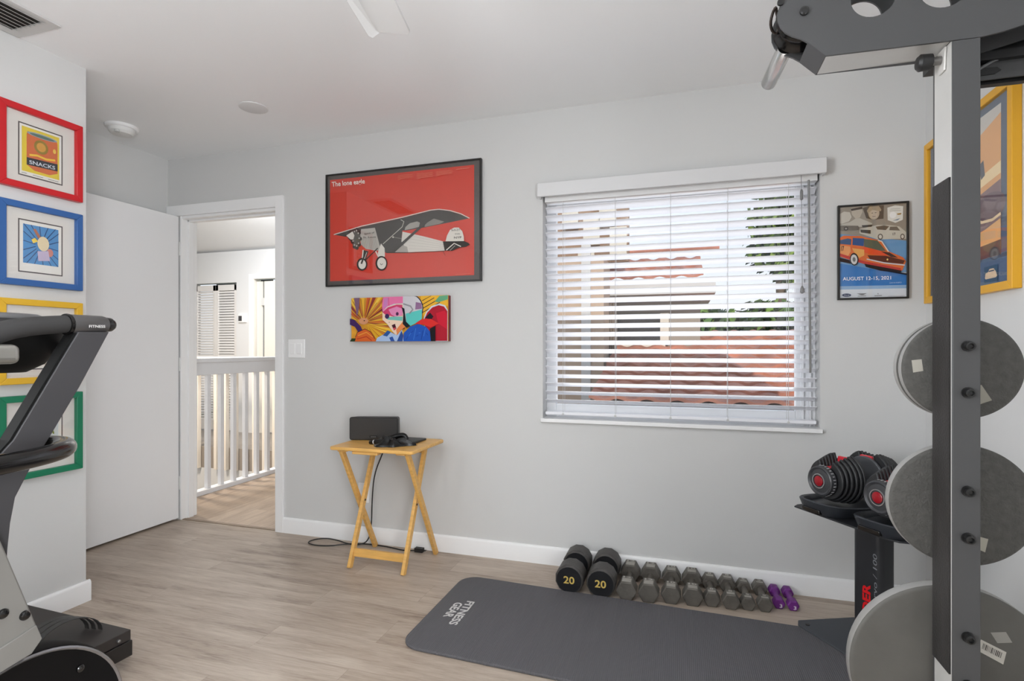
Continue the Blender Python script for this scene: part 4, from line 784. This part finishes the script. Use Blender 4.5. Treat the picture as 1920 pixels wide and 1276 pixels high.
# arm: two side plates, box between them, pulley in the nose
nose = Vector((.298, 0, 1.988)); out = [(.343, 1.873), (.304, 1.912), (.288, 1.924)]
for k in range(9): a = radians(-118 - k * 17); out.append((nose.x + .062 * cos(a), nose.z + .062 * sin(a)))
out += [(.262, 2.06), (.30, 2.09), (.95, 2.12), (.95, 1.93), (.80, 1.895), (.70, 1.872), (.655, 1.866)]
def holed(y0, y1, holes, name, par, m):
    """side plate with round through holes: outline joined to each hole by a bridge cut"""
    me = bpy.data.curves.new('o', 'CURVE'); me.dimensions = '2D'; me.fill_mode = 'BOTH'; me.extrude = (y1 - y0) / 2
    def spl(pts):
        s_ = me.splines.new('POLY'); s_.points.add(len(pts) - 1); s_.use_cyclic_u = True
        for p, q in zip(s_.points, pts): p.co = (q[0], q[1], 0, 1)
    spl(out)
    for hx, hz_, hr in holes: spl([(hx + hr * cos(2 * pi * k / 40), hz_ + hr * sin(2 * pi * k / 40)) for k in range(40)])
    o = bpy.data.objects.new('o', me); COL.objects.link(o); bpy.context.view_layer.update(); ms = o.to_mesh()
    b = MB(); b.add([Vector((v.co.x, (y0 + y1) / 2 - v.co.z, v.co.y)) for v in ms.vertices], [list(p.vertices) for p in ms.polygons]); o.to_mesh_clear(); bpy.data.objects.remove(o); bpy.data.curves.remove(me)
    return b.build(name, m, par)
HO = [(.444, 1.997, .047), (.587, 1.997, .051)]
s1_ = holed(PY0 - .006, PY0, HO, 'side_plate', cm, DGREY); holed(PY1 - .004, PY1 + .002, HO, 'side_plate', cm, DGREY)
b = MB(); b.box((.345, PY0, 1.872), (PX0, PY1 - .004, 1.876)); b.build('arm_underside', SILV, cm)
b = MB(); b.prism([(.343, PY0, 1.873), (.304, PY0, 1.912), (.307, PY0, 1.915), (.347, PY0, 1.876)], (0, PY1 - PY0 - .004, 0)); b.build('nose_plate', DGREY, cm)
b = MB(); b.lathe((nose.x, PY0 + .008, nose.z), (0, 1, 0), [(0, .059), (.006, .063), (.012, .059), (.020, .050), (.033, .046), (.046, .050), (.054, .059), (.060, .063), (.066, .059)], 48); b.build('pulley', BLKG, cm, smooth=True)
b = MB(); b.lathe((.296, PY0 - .006, 1.989), (0, -1, 0), [(0, .0105), (.006, .0105), (.008, .007)], 20); b.build('axle_cap', BLKG, cm); 
b = MB(); b.lathe((.243, PY0 - .006, 2.02), (0, -1, 0), [(0, .008), (.006, .008)], 16); b.build('axle_cap', BLKG, cm)
b = MB(); b.tube([(.236, 1.51, 2.03), (.226, 1.53, 2.005), (.231, 1.545, 1.985), (.245, 1.55, 1.975), (.25, 1.54, 2.0), (.24, 1.525, 2.015)], .0035, 8, closed=True, sub=2); b.build('snap_hook', mat('hook_dark', (52, 44, 40), .4, metal=.7), cm, smooth=True)
b = MB(); b.lathe((.271, PY1 - .01, 1.955), (-.06, 1, 0), [(0, .021), (.205, .021), (.211, .017), (.212, 0)], 28); b.build('chrome_stub', CHROME, cm, smooth=True)
# pull pin on the left side of the upright
b = MB(); b.cyl((PX0, 1.535, 1.845), (PX0 - .028, 1.535, 1.845), .0095, n=16); kb = b.build('pull_pin', mat('pin_grey', (120, 118, 116), .4, metal=.6), cm)
b = MB(); b.lathe((PX0 - .022, 1.535, 1.845), (-1, 0, 0), [(0, .011), (.003, .018), (.026, .0195), (.032, .014), (.033, 0)], 24); b.build('knob', BLK, kb, smooth=True)
b = MB(); b.prism([(PX0 - .001, 1.52, 1.815), (PX0 - .001, 1.55, 1.815), (PX0 - .001, 1.555, 1.868), (PX0 - .001, 1.515, 1.868)], (-.004, 0, 0)); b.build('pin_bracket', mat('bracket_white', (214, 212, 208), .4, metal=.3), cm, bevel=.001)
# lower arm parts behind the upright
YB = 1.60
def pyr(pts, Y, th, name, m, par=cm, **k):
    b = MB(); b.prism([onY(*p, Y) for p in pts], (0, th, 0)); return b.build(name, m, par, **k)
pyr([(1825, 85), (1925, 40), (1990, 20), (1990, 135), (1925, 150), (1836, 160), (1825, 160)], YB + .02, .02, 'rear_bracket', mat('bracket_black', (14, 14, 15), .5))
pyr([(1825, 128), (1868, 112), (1990, 85), (1990, 160), (1925, 140), (1825, 152)], YB + .002, .006, 'rear_link', DGREY, bevel=.001)
pyr([(1838, 128), (1870, 125), (1878, 131), (1866, 138), (1838, 142)], YB - .001, .004, 'slot_cover', mat('bracket_black', (14, 14, 15), .5))
b = MB(); b.tube([onY(1830, 133, YB - .004), onY(1860, 115, YB - .004), onY(1905, 95, YB - .004), onY(1985, 68, YB - .004)], .004, 8, sub=2); b.build('cable', mat('cable_grey', (96, 96, 98), .4), cm, smooth=True)
b = MB(); b.box((.60, 1.585, 1.855), (.95, 1.64, 1.875)); b.build('cross_bar', BLK, cm)
# weight pegs
pegz = (1.111, .781, .345)
for z in pegz:
    b = MB(); b.lathe((.645, PY1, z), (0, 1, 0), [(0, .022), (.006, .022), (.006, .0125), (.19, .0125), (.193, .01)], 24); b.build('weight_peg', CHROME, cm)
b = MB(); b.box((PX0, PY1, .04), (PX1, PY1 + .004, 1.86)); b.build('back_plate', DGREY, cm)
# plates: hung on the pegs behind the upright
def plate(c, r, th, y, lab, tilt=0, xs=1.0):
    t = thing('weight_plate', lab, 'weight plate', (c[0], y + th / 2, c[1] - r), 'weight plates on the cable machine')
    b = MB(); n = 72; o = Vector((c[0], y, c[1])); prof = [(0, .016), (.0, r - .01), (.0015, r - .005), (.005, r - .001), (.01, r), (th - .01, r), (th - .005, r - .001), (th - .0015, r - .005), (th, r - .01), (th, .016)]
    rs = [[o + Vector((max(q, 0) * cos(2 * pi * i / n) * xs, d, q * sin(2 * pi * i / n))) for i in range(n)] for d, q in prof]; b.rings(rs, RUB if r < .2 else mat('grey_iron', (88, 86, 82), .6, metal=.1, noise=(7, .14), bump=(40, .12)), closed=True)
    dk = b.build('disc', None, t, smooth=True); rmm = mat('toplit_rim', (158, 157, 154), .42, metal=.3); dk.data.materials.append(rmm)  # rim made paler: light from above is put into its colour
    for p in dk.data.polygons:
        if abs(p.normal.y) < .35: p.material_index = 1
    return t
def sticker(par, pts, Y, rgb, bars=False, label=True):
    P = [onY(*p, Y) for p in pts]; y = Y - .0004
    b = MB(); b.flat = True; b.add([(p.x, y, p.z) for p in P], [(3, 2, 1, 0)], paint(rgb)); 
    if bars:
        R_ = random.Random(2); u = P[1] - P[0]; v = P[3] - P[0]; s_ = .12
        while s_ < .86:
            w_ = R_.choice((.012, .02, .035)); q = [P[0] + u * a + v * c for a, c in ((s_, .2), (s_ + w_, .2), (s_ + w_, .68), (s_, .68))]; b.add([(p.x, y - .0003, p.z) for p in q], [(3, 2, 1, 0)], paint((60, 58, 56))); s_ += w_ + R_.choice((.015, .025, .04))
    b.build('sticker', None, par)
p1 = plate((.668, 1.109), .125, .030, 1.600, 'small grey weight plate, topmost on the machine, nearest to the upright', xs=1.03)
sticker(p1, [(1709, 675), (1728, 673), (1731, 695), (1712, 698)], 1.600, (176, 172, 162)); sticker(p1, [(1834, 723), (1840, 721), (1860, 750), (1836, 758)], 1.600, (150, 146, 136))
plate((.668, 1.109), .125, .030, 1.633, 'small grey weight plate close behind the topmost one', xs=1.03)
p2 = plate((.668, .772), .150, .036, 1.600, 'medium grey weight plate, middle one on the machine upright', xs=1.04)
sticker(p2, [(1834, 1005), (1853, 1010), (1847, 1035), (1832, 1028)], 1.600, (168, 164, 152))
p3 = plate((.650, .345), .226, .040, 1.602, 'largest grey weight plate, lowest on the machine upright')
sticker(p3, [(1839, 1198), (1887, 1222), (1881, 1245), (1833, 1219)], 1.602, (196, 192, 184), True); sticker(p3, [(1857, 1185), (1886, 1184), (1898, 1204), (1870, 1205)], 1.602, (150, 147, 142))

# =================================================================== EXERCISE BIKE (left foreground, seen from its side)
FR = mat('frame_charcoal', (56, 55, 57), .45, noise=(3, .08)); PAN = mat('panel_grey', (116, 114, 110), .45); FOAM = mat('foam_grey', (42, 41, 41), .75)
eb = thing('exercise_bike', 'dark exercise bike cropped at the left edge, grey cowling and black flywheel', 'exercise machine', (-1.45, .70, 0))
XB = -1.405
def side(pts, X, th, name, m, par=eb, **k):
    b = MB(); b.prism([onX(x, y, X) for x, y in pts], (-th, 0, 0)); return b.build(name, m, par, **k)
side([(205, 622), (150, 724), (90, 825), (66, 862), (50, 891), (29, 932), (19.6, 981), (14.7, 1030), (13, 1060), (-60, 1060), (-60, 940), (-30, 885), (25, 825), (88, 720), (147, 622)], XB, .034, 'mast', FR, bevel=.002)
side([(-66, 941), (-37, 886), (17, 826), (80, 721), (139, 624), (150, 624), (92, 722), (29, 828), (-26, 888), (-56, 942)], XB - .003, .032, 'mast_cover', mat('cover_black', (12, 12, 12), .6, spec=.2))
b = MB(); gg = onX(122, 607.5, XB - .02); b.lathe(gg, onX(196, 608.5, XB - .02) - gg, [(0, .0255), (.004, .0262), (.008, .0255)], 24); b.build('grip_ring', BLKG, eb, smooth=True)
b = MB(); b.tube([onX(-90, 655, XB - .02), onX(-20, 628, XB - .02), onX(40, 612, XB - .02), onX(128, 607, XB - .02)], lambda q: .0235 - .002 * q, 20, sub=3); b.build('foam_grip', FOAM, eb, smooth=True)
g0 = onX(125, 607.5, XB - .02); g1 = onX(196, 608.5, XB - .02)
b = MB(); L_ = (g1 - g0).length; b.lathe(g0, g1 - g0, [(0, .023), (.003, .0245), (L_ * .9, .0225), (L_, .020)], 28); sl = b.build('grip_sleeve', mat('sleeve_pewter', (88, 86, 86), .3, metal=.5), eb, smooth=True)
ax = (g1 - g0).normalized(); up = Vector((1, 0, 0)).cross(ax)
A = Art(lambda u, v: g0 + ax * u + up * v + Vector((.0248, 0, 0)), (1, 0, 0), .0001); vs, fs, a0, a1, b0, b1 = text_tris('FITNESS', .02)
A.face([(.035 + (v[0] - a0) / (a1 - a0) * .04, -.008 + v[1] * .009) for v in vs], fs, (200, 198, 196)); A.build('lettering', None, sl)
b = MB(); b.lathe(g1, ax, [(-.006, .0195), (.0, .0195), (.014, .018), (.022, .013), (.027, .006), (.028, 0)], 24); b.build('end_cap', BLKG, eb, smooth=True)
# U-shaped lower handle loop
b = MB(); zl = .93
b.tube([(-1.27, .40, zl), (-1.27, .60, zl), (-1.275, .74, zl), (-1.31, .85, zl), (-1.37, .91, zl), (-1.43, .92, zl), (-1.49, .875, zl), (-1.52, .77, zl), (-1.53, .60, zl), (-1.53, .40, zl)], .0205, 20, sub=3); b.build('handle_loop', BLKG, eb, smooth=True)
b = MB(); b.box((-1.545, .36, .90), (-1.255, .42, .955)); b.box((-1.46, .42, .90), (-1.40, .80, .925)); b.build('loop_bracket', FR, eb, bevel=.004)
# console and cup
b = MB(); b.ball((-1.60, .86, 1.215), (.13, .135, .032), n=16); b.build('console', mat('console_dark', (26, 26, 27), .4), eb, smooth=True)
b = MB(); b.tube([(-1.60 + .105 * cos(a), .86 + .112 * sin(a), 1.232) for a in [2 * pi * k / 30 for k in range(30)]], .011, 10, closed=True); b.build('console_rim', mat('rim_grey', (92, 92, 93), .3), eb, smooth=True)
b = MB(); b.lathe((-1.575, .90, 1.10), (0, 0, 1), [(0, .0), (.0, .04), (.02, .075), (.06, .105), (.10, .115), (.105, .10)], 36); b.build('console_pod', mat('pod_black', (8, 8, 8), .6, spec=.2), eb, smooth=True)
b = MB(); b.tube([(-1.52, .95, 1.16), (-1.47, .99, 1.155), (-1.43, 1.0, 1.16)], .016, 12); b.build('pod_arm', BLK, eb, smooth=True)
b = MB(); b.box((-1.47, .66, 1.125), (-1.38, .822, 1.168)); b.build('side_handle', mat('satin_steel', (166, 164, 158), .3, metal=.8), eb, bevel=.014, seg=4)
# cowling panel and bolts
side([(-80, 860), (0, 1008), (14, 1040), (80, 1196), (60, 1222), (-80, 1300)], -1.372, .03, 'cowling', PAN, bevel=.004)
side([(-80, 1292), (-2, 1217), (69, 1171), (80, 1196), (60, 1225), (-80, 1310)], -1.368, .006, 'cowling_foot', PAN, bevel=.002)
for x, y in ((5, 1150), (46, 1153)):
    b = MB(); b.lathe(onX(x, y, -1.372), (1, 0, 0), [(0, .0105), (.003, .0105), (.007, .0075), (.009, 0)], 20); b.build('bolt', BLKG, eb, smooth=True)
# flywheel housing
fcn = Vector((-1.386, .825, .245)); rr = .231
b = MB(); b.lathe(fcn, (-1, 0, 0), [(0, 0), (0, rr - .014), (-.002, rr - .010), (.0, rr - .004), (.006, rr), (.03, rr + .004), (.07, rr), (.12, rr - .02), (.15, rr - .06), (.15, 0)], 72); fwh = b.build('flywheel_housing', mat('housing_black', (10, 9, 9), .7, spec=.15), eb, smooth=True)
b = MB(); b.lathe(fcn + Vector((.002, 0, 0)), (-1, 0, 0), [(0, rr - .010), (-.003, rr - .006), (0, rr - .002), (.003, rr - .006)], 72, ring=True); b.build('rim_trim', mat('trim_silver', (150, 148, 150), .25, metal=.8), fwh, smooth=True)
for dy, dz in ((-.055, .185), (.12, .14), (-.17, .09)):
    b = MB(); b.lathe(fcn + Vector((.002, dy, dz)), (1, 0, 0), [(-.002, .009), (.003, .009), (.006, .006), (.007, 0)], 16); b.build('bolt', BLKG, fwh, smooth=True)
b = MB(); b.box((-1.56, .10, .0), (-1.30, .18, .05)); b.box((-1.47, .14, .03), (-1.40, 1.0, .06)); b.box((-1.62, 1.0, 0), (-1.36, 1.06, .05)); b.box((-1.46, .35, .05), (-1.41, .55, .92)); b.build('base_frame', FR, eb, bevel=.005)
# low two-tier platform against the left wall
pf_ = thing('step_platform', 'low black two-tier platform with carrying strap by the left wall', 'platform', (-2.22, 1.15, 0))
M = Matrix.Translation((-1.905, 1.482, 0)) @ Matrix.Rotation(radians(-2), 4, 'Z')
def pbox(a, c, name, m, **k):
    b = MB(); b.box(a, c, None, M); return b.build(name, m, pf_, **k)
pbox((-.62, -.62, .098), (-.004, -.004, .135), 'top_deck', mat('deck_charcoal', (54, 49, 47), .6), bevel=.002)
pbox((-.625, -.63, .04), (.0, .0, .096), 'lower_deck', mat('deck_black', (36, 33, 32), .5), bevel=.003)
for a, c in (((-.58, -.09), (-.04, -.04)), ((-.58, -.58), (-.04, -.53))): pbox((a[0], a[1], 0), (c[0], c[1], .04), 'foot', BLK)
b = MB(); R3 = M.to_3x3()
for k in range(3):
    q = [M @ Vector((-.30 + .0, -.215 - .0 + .035 * k - .12, .135)) + Vector((0, 0, 0))]
sc_ = onZ(112, 1200, .135)
for k in range(3):
    o = sc_ + Vector((-.02 + .026 * k, .005 * k, 0)); pts = [o + Vector((cos(a) * .03, cos(a) * .085, sin(a) * .07 + .001)) for a in [pi * j / 16 for j in range(17)]]
    rs = []
    for p in pts: rs.append([p + Vector((-.011, 0, 0)), p + Vector((.011, 0, 0)), p + Vector((.011, 0, .003)), p + Vector((-.011, 0, .003))])
    b.rings(rs)
b.build('strap', mat('strap_grey', (60, 58, 57), .6), pf_)
for x in (-.012, -.30, -.58):
    b = MB(); b.lathe(M @ Vector((.0, -.05 if x > -.1 else x, .115)), R3 @ Vector((1, 0, 0)), [(-.004, .006), (.003, .006), (.005, .003)], 12); b.build('screw', mat('screw_steel', (150, 150, 150), .3, metal=.8), pf_)

# =================================================================== OUTSIDE THE WINDOW
TC = mat('terracotta', (172, 116, 96), .8, noise=(3, .35)); TAN = mat('stucco_tan', (176, 154, 134), .85); GRW = mat('stucco_grey', (150, 142, 132), .85); TRIMW = mat('house_trim', (190, 188, 186), .7)
def tiles(o, a, u, nu, nv, name, par, m=TC, rowh=.30, period=.24, amp=.035):
    """barrel-tile roof: a along the eave, u up the slope, stepped rows of rounded tiles"""
    o = Vector(o); a = Vector(a); u = Vector(u); nrm = a.cross(u).normalized()
    if nrm.z < 0: nrm = -nrm
    W = a.length; L_ = u.length; a = a.normalized(); u = u.normalized(); b = MB(); rows = int(L_ / rowh); cols = int(W / period) * 8
    for r in range(rows):
        lo = []; hi = []
        for c in range(cols + 1):
            x = c * period / 8; h = amp * abs(sin(pi * x / period)) ** .8 * (1 if int(x / period + 1e-6) % 1 == 0 else 1)
            h = amp * (.5 + .5 * cos(2 * pi * x / period)); p = o + a * x
            lo.append(p + u * (r * rowh) + nrm * (h + .03)); hi.append(p + u * ((r + 1) * rowh + .03) + nrm * (h))
        base = [p - nrm * .03 for p in lo]; n = cols + 1; b.add(base + lo + hi, [(i, i + 1, n + i + 1, n + i) for i in range(cols)] + [(n + i, n + i + 1, 2 * n + i + 1, 2 * n + i) for i in range(cols)])
    return b.build(name, m, par, smooth=True)
g = B('ground', (-30, D + .5, -3.2), (40, 60, -3.1), mat('ground_green', (120, 130, 96), .9)); struct(g)
rl = onY(1133, 700, 5.6)
rf = thing('tile_roof', 'weathered terracotta barrel tile roof filling the lower right of the window view', 'roof', (3, 6.2, .6))
tiles((rl.x, 4.6, .70), (9, 0, 0), (0, 3.5, .72), 1, 1, 'tiles', rf)
b = MB(); b.prism([(rl.x, 4.6, .64), (rl.x, 8.1, 1.36), (rl.x, 8.1, -3.1), (rl.x, 4.6, -3.1)], (9, 0, 0)); b.build('wall', TAN, rf)
ha = thing('neighbour_house', 'tan stucco house at the left of the window view', 'house', (onY(1085, 600, 6.0).x, 6.4, -3.1))
xl = onY(990, 600, 5.9).x; xr = onY(1132, 600, 5.9).x; xm_ = onY(1091, 600, 5.9).x
b = MB(); b.box((xl, 5.9, -3.1), (xr, 6.45, 2.15)); b.build('wall', TAN, ha)
b = MB(); b.box((xl, 6.3, 2.15), (onY(1178, 420, 6.3).x, 6.46, 4.6)); b.build('upper_wall', mat('stucco_brown', (140, 114, 92), .85, noise=(2.5, .2)), ha)
b = MB(); b.box((xm_, 5.86, -3.1), (xm_ + .10, 5.9, 2.3)); b.build('downpipe', TRIMW, ha)
for k, (x_, z_) in enumerate(((1070, 400), (1110, 430), (1140, 395), (1100, 500), (1160, 455))):
    p = onY(x_, z_, 6.28); b = MB(); b.box((p.x - .10, 6.26, p.z - .18), (p.x + .09, 6.3, p.z + .18)); b.build('light_panel', mat('panel_pale', (196, 190, 178), .7), ha)
for k in range(5):
    x_ = onY(1137 + k * 4.2, 600, 6.4).x; b = MB(); b.box((x_, 6.36, .3), (x_ + .018, 6.40, 1.75)); b.build('rail_slat', mat('slat_brown', (96, 80, 66), .6), ha)
hb = thing('neighbour_house', 'grey gabled house behind the tile roof in the window view', 'house', (onY(1240, 600, 7).x, 7.4, -3.1))
x0_, x1_ = onY(1140, 600, 6.9).x, onY(1313, 600, 6.9).x; zt_ = onY(1240, 562, 6.9).z
b = MB(); b.box((x0_, 6.9, -3.1), (x1_, 8.6, zt_)); b.build('wall', GRW, hb)
w0, w1 = onY(1158, 600, 6.88), onY(1238, 600, 6.88); zz0, zz1 = onY(1200, 645, 6.88).z, onY(1200, 588, 6.88).z
b = MB(); b.box((w0.x, 6.86, zz0), (w1.x, 6.9, zz1)); wnn = b.build('window', mat('window_dark', (46, 44, 44), .25), hb)
b = MB(); b.box((w0.x - .06, 6.84, zz0 - .07), (w1.x + .06, 6.88, zz0)); b.box((w1.x, 6.84, zz0), (w1.x + .10, 6.88, zz1)); b.build('window_frame', mat('frame_pale', (206, 200, 190), .6), hb)
b = MB(); b.box((w0.x - .1, 6.7, zz0 - .30), (x1_ - .35, 6.9, zz0 - .18)); b.build('ledge', mat('ledge_blue', (176, 184, 200), .6), hb)
e0, e1 = onY(1120, 540, 6.5), onY(1342, 540, 6.5); ze = onY(1240, 543, 6.5).z
b = MB(); b.box((e0.x, 6.5, ze - .05), (e1.x, 8.9, ze + .10)); b.build('eave', TRIMW, hb)
tiles((e0.x, 6.5, ze + .12), (e1.x - e0.x, 0, 0), (0, 1.4, .5), 1, 1, 'roof_tiles', hb)
for k in range(9):
    x_ = e0.x + (e1.x - e0.x) * (k + .5) / 9; b = MB(); b.cyl((x_, 7.86, ze + .68), (x_ + .2, 7.86, ze + .68), .07, .08, n=10); b.build('ridge_tile', TC, hb)
def leaves(name, lab, cat, c, rad, n, cols, trunk=True, lsz=.16, seed=1):
    R_ = random.Random(seed); c = Vector(c); rad = Vector(rad); t = thing(name, lab, cat, (c.x, c.y, -3.1)); b = MB(); b.flat = True
    ms = [mat('leaf_%s_%d' % (name, k), q, .6) for k, q in enumerate(cols)]; cl = [Vector((R_.gauss(0, .45), R_.gauss(0, .45), R_.gauss(0, .45))) for _ in range(26)]
    for i in range(n):
        q = cl[i % 26] + Vector((R_.gauss(0, .19), R_.gauss(0, .19), R_.gauss(0, .19)))
        if q.length > 1.05: q = q.normalized() * R_.uniform(.7, 1.05)
        p = c + Vector((q.x * rad.x, q.y * rad.y, q.z * rad.z)); d = Vector((R_.gauss(0, 1), R_.gauss(0, 1), R_.gauss(0, 1))).normalized(); e = d.orthogonal().normalized(); f_ = d.cross(e); s_ = lsz * R_.uniform(.6, 1.3)
        b.add([p - e * s_, p + f_ * s_ * .45, p + e * s_, p - f_ * s_ * .45], [(0, 1, 2, 3)], ms[R_.randrange(len(ms))])
    b.build('foliage', None, t)
    if trunk: b = MB(); b.tube([(c.x, c.y, -3.1), (c.x + .1, c.y, -1), (c.x, c.y, c.z)], lambda q: .2 - .1 * q, 10, mat('bark', (96, 80, 64), .9)); b.build('trunk', None, t, smooth=True)
tp = onY(1462, 445, 14); leaves('tree', 'leafy green tree rising at the right of the window view', 'tree', tp, (.78, .8, 1.25), 2600, [(96, 124, 50), (60, 84, 36), (130, 154, 70), (44, 60, 30)], seed=4, lsz=.13)
hp = onY(1425, 612, 11); leaves('hedge', 'dark green hedge between the houses, behind the tile roof', 'hedge', hp, (1.6, .8, .42), 3400, [(84, 116, 46), (50, 74, 34), (110, 140, 58), (40, 54, 30)], seed=8, lsz=.12)
